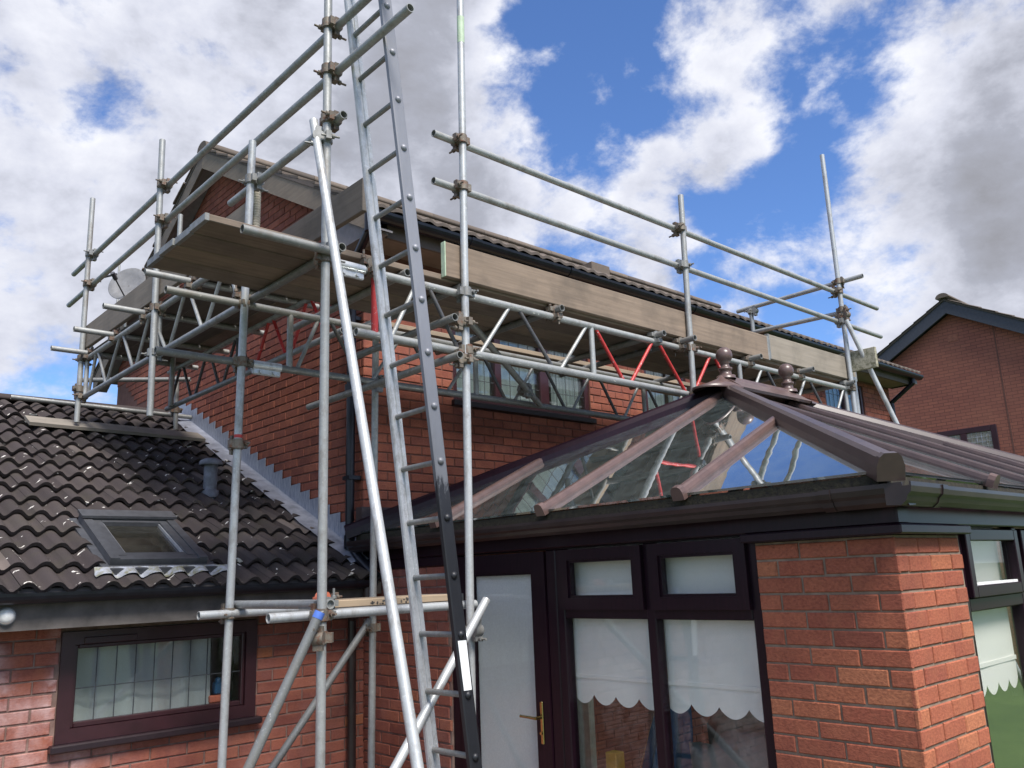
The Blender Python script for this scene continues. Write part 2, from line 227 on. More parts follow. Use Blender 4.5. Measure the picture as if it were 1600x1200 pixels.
# ================================================================== mesh helpers
class MB:
    def __init__(s): s.v = []; s.f = []; s.smooth = []
    def add(s, vs, fs, smooth=False):
        o = len(s.v); s.v += [tuple(p) for p in vs]; s.f += [tuple(i + o for i in f) for f in fs]; s.smooth += [smooth] * len(fs)
    def box(s, a, b):
        x0, y0, z0 = (min(p, q) for p, q in zip(a, b)); x1, y1, z1 = (max(p, q) for p, q in zip(a, b))
        s.add([(x0, y0, z0), (x1, y0, z0), (x1, y1, z0), (x0, y1, z0), (x0, y0, z1), (x1, y0, z1), (x1, y1, z1), (x0, y1, z1)],
              [(0, 3, 2, 1), (4, 5, 6, 7), (0, 1, 5, 4), (1, 2, 6, 5), (2, 3, 7, 6), (3, 0, 4, 7)]); return s
    def bbox(s, a, b, c=0.006):     # box with chamfered edges along its length and ends
        bm = bmesh.new(); bmesh.ops.create_cube(bm, size=1)
        lo = V([min(p, q) for p, q in zip(a, b)]); hi = V([max(p, q) for p, q in zip(a, b)])
        for v in bm.verts: v.co = V([lo[i] if v.co[i] < 0 else hi[i] for i in range(3)])
        bmesh.ops.bevel(bm, geom=list(bm.edges), offset=c, segments=1, affect='EDGES', profile=0.5)
        bm.verts.index_update(); s.add([v.co for v in bm.verts], [[v.index for v in f.verts] for f in bm.faces]); bm.free(); return s
    def beam(s, p, q, wid, hgt, up=(0, 0, 1), c=0.0):   # rectangular bar from p to q
        p, q = V(p), V(q); d = (q - p).normalized(); sd = d.cross(V(up)).normalized(); u = sd.cross(d)
        P = []
        for e in (p, q):
            for a, b in ((-1, -1), (1, -1), (1, 1), (-1, 1)): P.append(e + sd * (a * wid / 2) + u * (b * hgt / 2))
        s.add(P, [(3, 2, 1, 0), (4, 5, 6, 7), (0, 1, 5, 4), (1, 2, 6, 5), (2, 3, 7, 6), (3, 0, 4, 7)]); return s
    def prof(s, p, q, pts, up=(0, 0, 1), caps=True, smooth=False, closed=True):   # profile (side, up) swept from p to q
        p, q = V(p), V(q); d = (q - p).normalized(); sd = d.cross(V(up)).normalized(); u = sd.cross(d); n = len(pts)
        P = [e + sd * a + u * b for e in (p, q) for a, b in pts]
        fs = [(i, (i + 1) % n, n + (i + 1) % n, n + i) for i in range(n if closed else n - 1)]
        s.add(P, fs, smooth)
        if caps and closed: s.add(P[:n], [tuple(range(n - 1, -1, -1))]); s.add(P[n:], [tuple(range(n))])
        return s
    def tube(s, p, q, r, r2=None, n=14, inner=None, caps=True):
        p, q = V(p), V(q); d = (q - p).normalized(); a = V((0, 0, 1)) if abs(d.z) < 0.9 else V((1, 0, 0)); x = d.cross(a).normalized(); y = d.cross(x); r2 = r if r2 is None else r2
        ring = lambda c, rr: [c + x * (rr * math.cos(2 * math.pi * i / n)) + y * (rr * math.sin(2 * math.pi * i / n)) for i in range(n)]
        s.add(ring(p, r) + ring(q, r2), [(i, (i + 1) % n, n + (i + 1) % n, n + i) for i in range(n)], True)
        if inner:
            for e, rr, o in ((p, r, 1), (q, r2, -1)):
                ri = rr * inner; R0 = ring(e, rr); R1 = ring(e, ri); R2 = ring(e + d * (o * min(0.25, 0.45 * (q - p).length)), ri)
                s.add(R0 + R1, [(i, (i + 1) % n, n + (i + 1) % n, n + i) for i in range(n)]); s.add(R1 + R2, [(i, (i + 1) % n, n + (i + 1) % n, n + i) for i in range(n)], True); s.add(R2, [tuple(range(n))])
        elif caps: s.add(ring(p, r), [tuple(range(n - 1, -1, -1))]); s.add(ring(q, r2), [tuple(range(n))])
        return s
    def lathe(s, base, prof, n=20, axis=(0, 0, 1)):
        base = V(base); d = V(axis).normalized(); a = V((0, 0, 1)) if abs(d.z) < 0.9 else V((1, 0, 0)); x = d.cross(a).normalized(); y = d.cross(x)
        P = [base + d * h + x * (r * math.cos(2 * math.pi * i / n)) + y * (r * math.sin(2 * math.pi * i / n)) for r, h in prof for i in range(n)]
        s.add(P, [(k * n + i, k * n + (i + 1) % n, (k + 1) * n + (i + 1) % n, (k + 1) * n + i) for k in range(len(prof) - 1) for i in range(n)], True); return s
    def poly(s, pts, thick):     # flat polygon given thickness along a vector
        t = V(thick); n = len(pts); P = [V(p) for p in pts] + [V(p) + t for p in pts]
        s.add(P, [tuple(range(n)), tuple(range(2 * n - 1, n - 1, -1))] + [(i, n + i, n + (i + 1) % n, (i + 1) % n) for i in range(n)]); return s
    def mesh(s, name, mat):
        me = bpy.data.meshes.new(name); me.from_pydata(s.v, [], s.f); me.polygons.foreach_set('use_smooth', s.smooth); me.materials.append(MATS[mat])
        bm = bmesh.new(); bm.from_mesh(me); bmesh.ops.recalc_face_normals(bm, faces=bm.faces); bm.to_mesh(me); bm.free(); me.update(); return me
    def build(s, name, mat, parent=None): return link(name, s.mesh(name, mat), parent)
def wloc(o):
    l = V((0, 0, 0))
    while o: l += o.location; o = o.parent
    return l
def link(name, me, parent=None, loc=(0, 0, 0), rotz=0):      # loc in world coordinates
    o = bpy.data.objects.new(name, me); COL.objects.link(o)
    o.location = V(loc) - (wloc(parent) if parent else V((0, 0, 0))); o.rotation_euler = (0, 0, rotz); o.parent = parent; return o
def tag(o, label=None, cat=None, group=None, kind=None):
    if label: o['label'] = label
    if cat: o['category'] = cat
    if group: o['group'] = group
    if kind: o['kind'] = kind
    return o
def thing(name, loc, label, cat, group=None):
    o = bpy.data.objects.new(name, None); COL.objects.link(o); o.location = loc; o.empty_display_size = 0.2; return tag(o, label, cat, group)
def px(P):
    c = V(P) - CAM; z = c.dot(CZ)
    return (800 + FPX * c.dot(CX) / z, 600 + FPX * c.dot(CY) / z, z) if z > 0.1 else (-1e4, -1e4, 1)

# ---- brickwork: every brick its own chamfered block, proud of the mortar
BL, BH, J = 0.215, 0.065, 0.010
_bm = {}
def brick_pts(w_, h_):
    c = 0.004; a, b = w_ / 2, h_ / 2
    P = [(-a, 0.016, -b), (a, 0.016, -b), (a, 0.016, b), (-a, 0.016, b), (-a, c, -b), (a, c, -b), (a, c, b), (-a, c, b), (-a + c, 0, -b + c), (a - c, 0, -b + c), (a - c, 0, b - c), (-a + c, 0, b - c)]
    F = [(8, 9, 10, 11)]
    for i in range(4):
        j = (i + 1) % 4; F += [(4 + i, 4 + j, 8 + j, 8 + i), (i, j, 4 + j, 4 + i)]
    return P, F
def brick_mesh(w_, h_, mat):
    k = (round(w_, 3), round(h_, 3), mat)
    if k not in _bm:
        b = MB(); b.add(*brick_pts(*k[:2])); _bm[k] = b.mesh('brick', mat)
    return _bm[k]
def layout(u0, u1, z0, z1, holes, clip=None, phase=0):
    out = []; k = 0; z = z0
    while z < z1 - 0.02:
        zt = min(z + BH, z1); segs = [(u0, u1)]
        if clip:
            a, b = clip(zt); segs = [(max(u0, a), min(u1, b))]
        for (a, b, c, d) in holes:
            if c < zt - 0.012 and d > z + 0.012:
                ns = []
                for (s, e_) in segs:
                    if b <= s or a >= e_: ns.append((s, e_)); continue
                    if a > s: ns.append((s, a - 0.005))
                    if b < e_: ns.append((b + 0.005, e_))
                segs = ns
        off = -0.1125 if (k + phase) % 2 else 0.0
        for (s, e_) in segs:
            u = u0 + off
            while u < e_:
                a, b = max(u, s), min(u + BL, e_)
                if b - a > 0.028: out.append(((a + b) / 2, (z + zt) / 2, b - a, zt - z))
                u += BL + J
        z += BH + J; k += 1
    return out
def brickwork(parent, items, mat, limit, jit=0.0018):      # items: (origin, rotz, u, z, w, h)
    rows = []
    for (org, rz, u, z, w_, h_) in items:
        p = V(org) + V((math.cos(rz) * u, math.sin(rz) * u, z)); x, y, dd = px(p); vis = -30 < x < 1640 and -30 < y < 1230
        rows.append((0 if vis else 1, dd, p, rz, w_, h_))
    rows.sort(key=lambda r: r[:2])
    for r in rows[:limit]:
        o = link('brick', brick_mesh(r[4], r[5], mat), parent, r[2] + V((random.uniform(-jit, jit), random.uniform(-jit, jit), random.uniform(-jit, jit))), r[3] + random.uniform(-0.006, 0.006))
    if len(rows) > limit:
        b = MB()
        for r in rows[limit:]:
            P, F = brick_pts(r[4], r[5]); c, s = math.cos(r[3]), math.sin(r[3]); q = r[2] + V((random.uniform(-jit, jit), random.uniform(-jit, jit), random.uniform(-jit, jit)))
            b.add([(q.x + c * a - s * d, q.y + s * a + c * d, q.z + e_) for a, d, e_ in P], F)
        tag(b.build('brickwork', mat, parent), kind='stuff')
RY, RX = 0.0, -math.pi / 2        # wall facing -Y (u = +X), wall facing -X (u = -Y)
MR = 0.007                        # mortar set back

# ================================================================== ground
g = MB(); g.box((-400, -400, -0.75), (400, 400, -0.5)); tag(g.build('ground', 'lawn'), 'short green garden lawn', None, kind='structure')
g = MB(); g.box((-6.5, -5.0, -0.499), (-0.02, -0.02, -0.46)); tag(g.build('patio', 'paving'), kind='structure')

# ================================================================== main house
RS, RI = 0.562, 4.935            # house roof: z = RI + RS * Y
YR = 3.0; XE = 9.6
H = thing('brick_house', (0, 0, -0.5), 'two storey red brick house with gable end behind the scaffolding', 'house')
gw = MB(); gw.poly([(MR, 6.0, -0.5), (MR, MR, -0.5), (MR, MR, 4.86), (MR, 3.0, 6.50), (MR, 6.0, 4.86)], (0.25, 0, 0)); GW = gw.build('gable_wall', 'mortar_red', H)
WIN = [(0.906, 2.645, 3.345, 4.42), (3.54, 4.28, 3.345, 4.42), (7.55, 8.72, 3.345, 4.42)]
fw = MB(); xs = [0.2601] + [v for a in WIN for v in a[:2]] + [XE]
for i in range(0, len(xs), 2): fw.box((xs[i], MR, -0.5), (xs[i + 1], 0.26, 4.88))
for a in WIN: fw.box((a[0], MR + 0.0005, -0.5), (a[1], 0.26, a[2] - 0.01)); fw.box((a[0], MR + 0.0005, a[3] + 0.01), (a[1], 0.26, 4.88))
FW = fw.build('front_wall', 'mortar_red', H)
ew = MB(); ew.poly([(XE, 0.0, -0.5), (XE, 6.0, -0.5), (XE, 6.0, 4.86), (XE, 3.0, 6.5), (XE, 0.0, 4.86)], (0.02, 0, 0)); ew.build('far_gable_wall', 'brick_plain', H)
bk = MB(); bk.box((0.26, 5.76, -0.5), (XE, 5.998, 4.85)); bk.build('back_wall', 'brick_plain', H)
def gclip(z):                     # bricks of the gable stop under the roof slope (u = -Y)
    if z < 4.80: return (-6.0, 0.0)
    t = (z - 4.80) / RS; return (-6.0 + t, -t)
ITG = [((0, 0, 0), RX, *b) for b in layout(-6.0, 0.0, 1.795, 6.42, [], gclip) if b[1] > 1.86 + 0.458 * (-b[0]) - 0.05]
ITF = [((0, 0, 0), RY, *b) for b in layout(0.0, XE, -0.005, 4.47, WIN, None, 1)]
brickwork(GW, ITG, 'brick_house', 165); brickwork(FW, ITF, 'brick_house', 135)
# roof with its tile courses
def wave(u, A=0.02): return A * (math.sin(2 * math.pi * u) + 0.14 * math.cos(4 * math.pi * u))
def tile_slope(x0, x1, y0, y1, zf, gauge_y, period, segs, name, mat, parent, flip=1, A=0.016, lip=0.022):
    b = MB(); n = int((x1 - x0) / period * segs); y = y0; k = 0
    while (y1 - y) * flip > 0.01:
        ye = y + flip * gauge_y * 1.08
        if (ye - y1) * flip > 0: ye = y1
        rx = random.uniform(-0.01, 0.01); top = []; bot = []; up = []
        for i in range(n + 1):
            x = x0 + (x1 - x0) * i / n; z = wave((x + rx) / period, A); jt = 0.004 * math.sin(i * 1.7 + k * 2.3)
            top.append((x, y + jt, zf(y) + z + lip)); bot.append((x, y + jt, zf(y) + z - 0.004)); up.append((x, ye, zf(ye) + z * 0.9 + 0.002))
        m_ = n + 1; b.add(top + up, [(i, i + 1, m_ + i + 1, m_ + i) for i in range(n)]); b.add(bot + top, [(i, i + 1, m_ + i + 1, m_ + i) for i in range(n)])
        y += flip * gauge_y; k += 1
    return tag(b.build(name, mat, parent), kind='stuff')
rb = MB(); rb.poly([(-0.15, -0.40, RI - RS * 0.40 - 0.03), (-0.15, YR, RI + RS * YR - 0.03), (-0.15, 6.4, RI - RS * 0.40 - 0.03), (-0.15, 6.4, RI - RS * 0.40 - 0.09), (-0.15, YR, RI + RS * YR - 0.09), (-0.15, -0.40, RI - RS * 0.40 - 0.09)], (XE + 0.3, 0, 0)); RF = rb.build('roof', 'soffit_paint', H)
tile_slope(-0.19, XE + 0.18, -0.455, YR, lambda y: RI + RS * y - 0.012, 0.30, 0.15, 6, 'tile_courses', 'roof_tile_house', RF, 1, 0.010)
tile_slope(-0.19, XE + 0.18, 6.47, YR, lambda y: RI + RS * (6.0 - y) - 0.012, 0.30, 0.15, 4, 'tile_courses', 'roof_tile_house', RF, -1)
for i in range(22):               # ridge tiles, each bedded on the apex
    x = -0.20 + i * 0.448; b = MB(); pts = [(0.12 * math.cos(t), 0.075 * math.sin(t) - 0.02) for t in [math.pi * k / 8 for k in range(9)]] + [(-0.12, -0.05), (0.12, -0.05)]
    b.prof((x, YR, RI + RS * YR + 0.022 + random.uniform(-.004, .004)), (x + 0.444, YR, RI + RS * YR + 0.022), pts, smooth=True); b.build('ridge_tile', 'roof_tile_house', RF)
# verge: mortar bed, barge boards and boxed soffit
zv = lambda y: RI + RS * (y if y <= YR else 6 - y)
for y0, y1, in ((-0.42, YR), (6.42, YR)):
    b = MB(); b.poly([(-0.185, y0, zv(y0) - 0.035), (-0.185, y1, zv(y1) - 0.035), (-0.185, y1, zv(y1) - 0.235), (-0.185, y0, zv(y0) - 0.235)], (0.028, 0, 0)); b.build('barge_board', 'barge_timber', H)
    b = MB(); b.poly([(-0.192, y0, zv(y0) + 0.004), (-0.192, y1, zv(y1) + 0.004), (-0.192, y1, zv(y1) - 0.032), (-0.192, y0, zv(y0) - 0.032)], (0.10, 0, 0)); b.build('verge_mortar', 'fascia_timber', H)
    b = MB(); b.poly([(-0.157, y0, zv(y0) - 0.20), (-0.157, y1, zv(y1) - 0.20), (-0.003, y1, zv(y1) - 0.20), (-0.003, y0, zv(y0) - 0.20)], (0, 0, 0.015)); b.build('verge_soffit', 'soffit_paint', H)
for sg in (0, 1):
    y = -0.42
    while y < YR - .1:
        ya, yb = (y, y + .30) if sg == 0 else (6 - y, 6 - y - .30); j = random.uniform(-.018, .012); b = MB(); b.poly([(-0.20 + j, ya, zv(ya) + .034), (-0.20 + j, yb, zv(yb) + .006), (-0.20 + j, yb, zv(yb) - .012), (-0.20 + j, ya, zv(ya) + .010)], (.16, 0, 0)); b.build('verge_tile', 'roof_tile_house', RF); y += .298
b = MB(); b.poly([(-0.150, -0.36, 4.50), (-0.150, 0.30, 4.50), (-0.150, 0.30, zv(.30) - 0.21), (-0.150, -0.36, zv(-.36) - 0.21)], (0.145, 0, 0)); b.build('eaves_box_end', 'soffit_paint', H)
b = MB(); b.box((-0.002, -0.345, 4.485), (XE + 0.12, -0.318, 4.66)); b.build('fascia', 'fascia_timber', H)
b = MB(); b.box((-0.002, -0.317, 4.50), (XE + 0.12, -0.003, 4.515)); b.build('soffit', 'fascia_timber', H)
b = MB(); b.box((XE + 0.02, -0.40, 4.50), (XE + 0.14, -0.002, 4.56)); b.build('eaves_box_end', 'soffit_paint', H)
def half_round(p, q, r=0.056, t=0.004):
    b = MB(); A = [math.pi + math.pi * k / 10 for k in range(11)]; pts = [(r * math.cos(a), r * math.sin(a)) for a in A] + [((r - t) * math.cos(a), (r - t) * math.sin(a)) for a in reversed(A)]
    return b.prof(p, q, pts, smooth=False)
GY, GZ = -0.420, 4.630
gu = half_round((-0.17, GY, GZ), (XE + 0.2, GY, GZ), 0.068, 0.005).build('gutter', 'black_plastic', H)
for x in (0.75, 1.95, 3.9, 5.9, 7.9): half_round((x, GY, GZ + .002), (x + 0.11, GY, GZ + .002), 0.076, 0.007).build('gutter_union', 'black_plastic', gu)
def pipe_run(parent, pts, r, mat='black_plastic', name='downpipe'):
    b = MB()
    for p, q in zip(pts[:-1], pts[1:]): b.tube(p, q, r, n=14)
    for p in pts[1:-1]: b.lathe(V(p) - V((0, 0, r)), [(0.001, 0), (r * 0.8, r * 0.35), (r, r), (r * 0.8, r * 1.65), (0.001, 2 * r)], 12)
    return b.build(name, mat, parent)
dp = pipe_run(H, [(-0.20, -0.40, 4.66), (-0.20, -0.40, 4.50), (-0.075, 0.05, 4.36), (-0.075, 0.08, 2.14), (-0.10, -0.10, 2.02), (-0.10, -0.30, 1.90)], 0.034)
for p, q in (((-0.20, -0.40, 4.62), (-0.20, -0.40, 4.47)), ((-0.075, 0.08, 3.27), (-0.075, 0.08, 3.37)), ((-0.075, 0.08, 2.10), (-0.075, 0.08, 2.20))): MB().tube(p, q, 0.0415).build('pipe_collar', 'black_plastic', dp)
for z in (2.62, 3.9): b = MB(); b.box((-0.11, 0.03, z), (-0.002, 0.13, z + 0.03)); b.build('pipe_clip', 'black_plastic', dp)
pipe_run(H, [(XE - 0.02, -0.40, 4.64), (XE - 0.02, -0.40, 4.5), (XE - 0.05, -0.05, 4.25), (XE - 0.05, -0.05, -0.4)], 0.034)
def casement(parent, x0, x1, z0, z1, muls, y=0.0, fmat='maroon_upvc', gmat='house_glass', came=(5, 4), fr=0.055):
    w_ = MB(); w_.bbox((x0, y + 0.02, z0), (x0 + fr, y + 0.09, z1), .006).bbox((x1 - fr, y + 0.02, z0), (x1, y + 0.09, z1), .006).bbox((x0 + fr, y + 0.021, z1 - fr), (x1 - fr, y + 0.089, z1), .006).bbox((x0 + fr, y + 0.021, z0), (x1 - fr, y + 0.089, z0 + fr), .006)
    W = w_.build('window', fmat, parent)
    for (a, b_) in muls: MB().bbox((a, y + 0.015, z0 + fr + .001), (b_, y + 0.088, z1 - fr - .001), .006).build('mullion', fmat, W)
    edges = [x0 + fr] + [v for m_ in muls for v in m_] + [x1 - fr]
    for i in range(0, len(edges), 2):
        a, b_ = edges[i], edges[i + 1]; MB().box((a, y + 0.045, z0 + fr), (b_, y + 0.051, z1 - fr)).build('pane', gmat, W)
        c = MB(); nx, nz = came
        for k in range(1, nx): x = a + (b_ - a) * k / nx; c.box((x - 0.003, y + 0.041, z0 + fr + .002), (x + 0.003, y + 0.0445, z1 - fr - .002))
        for k in range(1, nz): z = z0 + (z1 - z0) * k / nz; c.box((a + .001, y + 0.0405, z - 0.003), (b_ - .001, y + 0.0442, z + 0.003))
        c.build('leading', 'lead_came', W)
    return W
for i, a in enumerate(WIN):
    W = casement(H, *a, muls=[[(1.402, 1.478), (1.972, 2.085)], [], [(8.11, 8.18)]][i], came=(4, 5))
    s = MB(); s.bbox((a[0] - 0.03, -0.045, a[2] - 0.055), (a[1] + 0.03, 0.03, a[2] - 0.003), .006); s.build('sill', 'sill_dark', W)
    b = MB()
    n = 60
    for (c0, c1) in ((a[0] + 0.03, a[0] + 0.62 * (a[1] - a[0])), (a[1] - 0.25 * (a[1] - a[0]), a[1] - 0.03)):
        P = [(c0 + (c1 - c0) * k / n, 0.115 + 0.018 * math.sin(k * 0.9), z) for z in (a[2] + 0.05, a[3] - 0.03) for k in range(n + 1)]; b.add(P, [(k, k + 1, n + 2 + k, n + 1 + k) for k in range(n)], True)
    b.build('curtain', 'net_curtain', W)
    b = MB(); b.box((a[0] - .1, 1.6, a[2] - 0.5), (a[1] + .1, 1.62, a[3] + .2)); b.build('room_wall', 'cream_wall', W)
b = MB(); b.bbox((5.3, 2.2, zv(2.2)), (5.7, 2.45, zv(2.2) + 0.14)); b.build('roof_vent', 'roof_tile_house', RF)

# ================================================================== side extension with the tiled roof
ES, EI = 0.458, 2.005
E_ = thing('side_extension', (-2.5, 0, -0.5), 'single storey red brick extension with dark tiled roof in front of the gable', 'extension')
EW0 = -6.0; EWIN = (-2.047, -0.842, 1.02, 1.632)
b = MB(); b.box((EW0, MR, -0.5), (EWIN[0], 0.25, 1.80)).box((EWIN[1], MR, -0.5), (-0.002, 0.25, 1.80)).box((EWIN[0], MR + .0005, -0.5), (EWIN[1], 0.25, EWIN[2] - 0.01)).box((EWIN[0], MR + .0005, EWIN[3] + .004), (EWIN[1], 0.25, 1.80))
W_ = b.build('front_wall', 'mortar_ext', E_)
b = MB(); b.poly([(EW0, 0.26, -0.5), (EW0, 7.6, -0.5), (EW0, 7.6, 1.95), (EW0, 3.83, 3.68), (EW0, 0.26, 2.05)], (0.2, 0, 0)); b.build('side_wall', 'brick_plain', E_)
brickwork(W_, [((0, 0, 0), RY, *q) for q in layout(EW0, 0.0, -0.5 + 0.005, 1.70, [EWIN], None, 0)], 'brick_ext', 300)
b = MB(); b.poly([(EW0 - .1, -0.24, EI - ES * .24 - 0.05), (EW0 - .1, 3.85, EI + ES * 3.85 - 0.05), (EW0 - .1, 7.9, EI - ES * .24 - 0.05), (EW0 - .1, 7.9, EI - ES * .24 - 0.13), (EW0 - .1, 3.85, EI + ES * 3.85 - 0.13), (EW0 - .1, -0.24, EI - ES * .24 - 0.13)], (-EW0 + 0.097, 0, 0)); ER = b.build('roof', 'fascia_timber', E_)
# interlocking tiles, one object each (two rolls to a tile)
TW, TG, TL = 0.290, 0.268, 0.305
sl = math.atan(ES)
def tile_mesh(xa=0.0, xb=TW, ya=0.0, yb=TL):
    b = MB(); n = max(3, int(20 * (xb - xa) / TW + .5)); rows = []
    for y in (ya, yb):
        lift = 0.036 * (1 - y / TL); rows.append([(xa + (xb - xa) * k / n, y, lift + wave((xa + (xb - xa) * k / n) / TW * 2, 0.0235)) for k in range(n + 1)])
    fr = [(x, y + 0.006, z - 0.026) for x, y, z in rows[0]]; m_ = n + 1
    b.add(rows[0] + rows[1], [(k, k + 1, m_ + k + 1, m_ + k) for k in range(n)], True); b.add(fr + rows[0], [(k, k + 1, m_ + k + 1, m_ + k) for k in range(n)])
    b.add([rows[0][0], rows[1][0], (xa, yb, -0.02), fr[0]], [(0, 1, 2, 3)])
    return b.mesh('roof_tile', 'roof_tile')
TM = tile_mesh(); YE0 = -0.285
SKX0, SKX1, SKY0, SKY1 = -1.83, -1.23, -0.05, 0.66          # roof window opening
cs = math.cos(sl)
for r in range(15):
    y = YE0 + r * TG
    if y > 3.72: break
    for c in range(16):
        x = -0.03 - (c + 1) * TW; parts = [(0.0, TW, 0.0, TL)]; yt = y + TL * cs
        if x + TW > SKX0 and x < SKX1 and yt > SKY0 and y < SKY1:
            parts = []
            if x < SKX0 - .03: parts.append((0.0, SKX0 - .005 - x, 0.0, TL))
            if x + TW > SKX1 + .03: parts.append((SKX1 + .005 - x, TW, 0.0, TL))
            xa, xb = max(0.0, SKX0 - .004 - x), min(TW, SKX1 + .004 - x)
            if y < SKY0 - .03: parts.append((xa, xb, 0.0, min(TL, (SKY0 - y) / cs)))
            elif yt > SKY1 + .03: parts.append((xa, xb, (SKY1 - y) / cs + .01, TL))
        for q in parts:
            o = link('roof_tile', TM if q == (0.0, TW, 0.0, TL) else tile_mesh(*q), ER, (x + random.uniform(-.003, .003), y + random.uniform(-.005, .005), EI + ES * y - 0.012 + random.uniform(-.002, .003)))
            o.rotation_euler = (sl, random.uniform(-0.01, 0.01), random.uniform(-0.008, 0.008))
tile_slope(EW0 - 0.1, -0.03, 7.95, 3.85, lambda y: EI + ES * (7.70 - y) - 0.012, TG, TW / 2, 5, 'rear_tile_courses', 'roof_tile', ER, -1)
tile_slope(EW0 - 0.1, -0.03 - 16 * TW, YE0, 3.85, lambda y: EI + ES * y - 0.012, TG, TW / 2, 6, 'outer_tile_courses', 'roof_tile', ER)
b = MB(); b.prof((EW0 - .1, 3.85, EI + ES * 3.85 + 0.0), (-0.03, 3.85, EI + ES * 3.85), [(0.11 * math.cos(t), 0.07 * math.sin(t) - 0.03) for t in [math.pi * k / 8 for k in range(9)]], smooth=True); b.build('ridge', 'roof_tile', ER)
b = MB(); b.box((EW0, -0.262, 1.665), (-0.16, -0.235, 1.885)); b.build('fascia', 'fascia_ext', E_)
b = MB(); b.box((EW0, -0.234, 1.69), (-0.16, -0.002, 1.703)); b.build('soffit', 'fascia_ext', E_)
half_round((EW0, -0.322, 1.862), (-0.12, -0.322, 1.862), 0.058).build('gutter', 'black_plastic', E_)
b = MB(); b.tube((-0.17, -0.322, 1.84), (-0.17, -0.322, 1.72), 0.036); b.tube((-0.17, -0.322, 1.72), (-0.13, -0.05, 1.60), 0.034); b.tube((-0.13, -0.05, 1.60), (-0.13, -0.05, -0.45), 0.030); b.build('downpipe', 'brown_gutter', E_)
# leaded flashing up the gable: apron on the tiles, steps let into the brick joints
b = MB(); n = 40; P = []
for k in range(n + 1):
    y = -0.10 + (3.84) * k / n; z = EI + ES * y; j = 0.006 * math.sin(k * 1.3)
    P += [(-0.17 + 0.012 * math.sin(k * 0.7), y, z + 0.030 + j), (-0.09, y, z + 0.052 + j), (-0.012, y, z + 0.055), (-0.010, y, z + 0.10)]
b.add(P, [(k * 4 + i, k * 4 + i + 1, k * 4 + i + 5, k * 4 + i + 4) for k in range(n) for i in range(3)], True)
FL = b.build('flashing', 'lead', E_)
k = 0; y = 0.02
while y < 3.65:                   # each step rises one course
    zj = 1.795 + 0.075 * round((EI + ES * (y + 0.16) + 0.19 - 1.795) / 0.075) - 0.005; y1 = y + 0.163
    b = MB(); t = -0.011 - 0.0012 * (k % 2); b.poly([(t, y - 0.03, EI + ES * y + 0.05), (t, y1 + 0.02, EI + ES * y1 + 0.05), (t, y1 + 0.004, zj - .004), (t, y - 0.030, zj + .004)], (-0.003, 0, 0)); b.build('lead_step', 'lead_step', FL); y = y1 + 0.0007; k += 1
# window of the extension
x0, x1, z0, z1 = EWIN
w_ = MB(); fr = 0.075
for a_, b_, c_, d_ in (((x0, z0), (x0, z1), (x0 + fr, z1 - fr), (x0 + fr, z0 + fr)), ((x0, z1), (x1, z1), (x1 - fr, z1 - fr), (x0 + fr, z1 - fr)), ((x1, z1), (x1, z0), (x1 - fr, z0 + fr), (x1 - fr, z1 - fr)), ((x1, z0), (x0, z0), (x0 + fr, z0 + fr), (x1 - fr, z0 + fr))):
    w_.poly([(p[0], -0.012, p[1]) for p in (a_, b_, c_, d_)], (0, 0.08, 0))
EWN = w_.build('window', 'maroon_upvc', E_)
w_ = MB()
for (a_, b_) in (((x0 + fr, z0 + fr), (x0 + fr + .022, z1 - fr)), ((x1 - fr - .022, z0 + fr), (x1 - fr, z1 - fr)), ((x0 + fr + .022, z1 - fr - .024), (x1 - fr - .022, z1 - fr)), ((x0 + fr + .022, z0 + fr), (x1 - fr - .022, z0 + fr + .03))): w_.bbox((a_[0], 0.006, a_[1]), (b_[0], 0.06, b_[1]), .005)
w_.build('glazing_bead', 'maroon_upvc', EWN)
MB().bbox((x0 + .12, -0.022, z1 - .074), (x0 + .42, 0.0, z1 - .035), .004).build('trickle_vent', 'maroon_upvc', EWN)
MB().box((x0 + fr + .02, 0.030, z0 + fr + .02), (x1 - fr - .02, 0.036, z1 - fr - .02)).build('pane', 'window_glass', EWN)
c = MB(); gx0, gx1, gz0, gz1 = x0 + fr + .023, x1 - fr - .023, z0 + fr + .031, z1 - fr - .025
for k in range(1, 9): x = gx0 + (gx1 - gx0) * k / 9; c.box((x - .003, 0.026, gz0), (x + .003, 0.0295, gz1))
c.box((gx0, 0.0255, gz0 + .18), (gx1, 0.0292, gz0 + .186)); c.build('leading', 'lead_came', EWN)
MB().bbox((x0 - .03, -0.065, z0 - .045), (x1 + .03, 0.03, z0 - .002), .008).build('sill', 'sill_dark', EWN)
b = MB(); n = 110; P = [(gx0 - .02 + (gx1 - gx0 - .14) * k / n, 0.12 + 0.007 * math.sin(k * 0.31 + z * 2.2) + 0.014 * math.sin(k * 0.13 + z * 4), z) for z in [z0 - .1 + .12 * q for q in range(7)] for k in range(n + 1)]
b.add(P, [(r * (n + 1) + k, r * (n + 1) + k + 1, (r + 1) * (n + 1) + k + 1, (r + 1) * (n + 1) + k) for r in range(6) for k in range(n)], True); tag(b.build('net_curtain', 'net_curtain'), 'white net curtain hanging in folds behind the leaded extension window', 'curtain')
b = MB(); b.bbox((gx1 - .135, 0.09, gz0 + .042), (gx1 - .075, 0.15, gz0 + .12), .01); b.lathe((gx1 - .105, 0.12, gz0 + .118), [(.02, 0), (.02, .02), (.012, .03), (.001, .03)], 12); tag(b.build('spray_bottle', 'blue_bottle'), 'blue bottle on the sill of the leaded extension window', 'bottle')
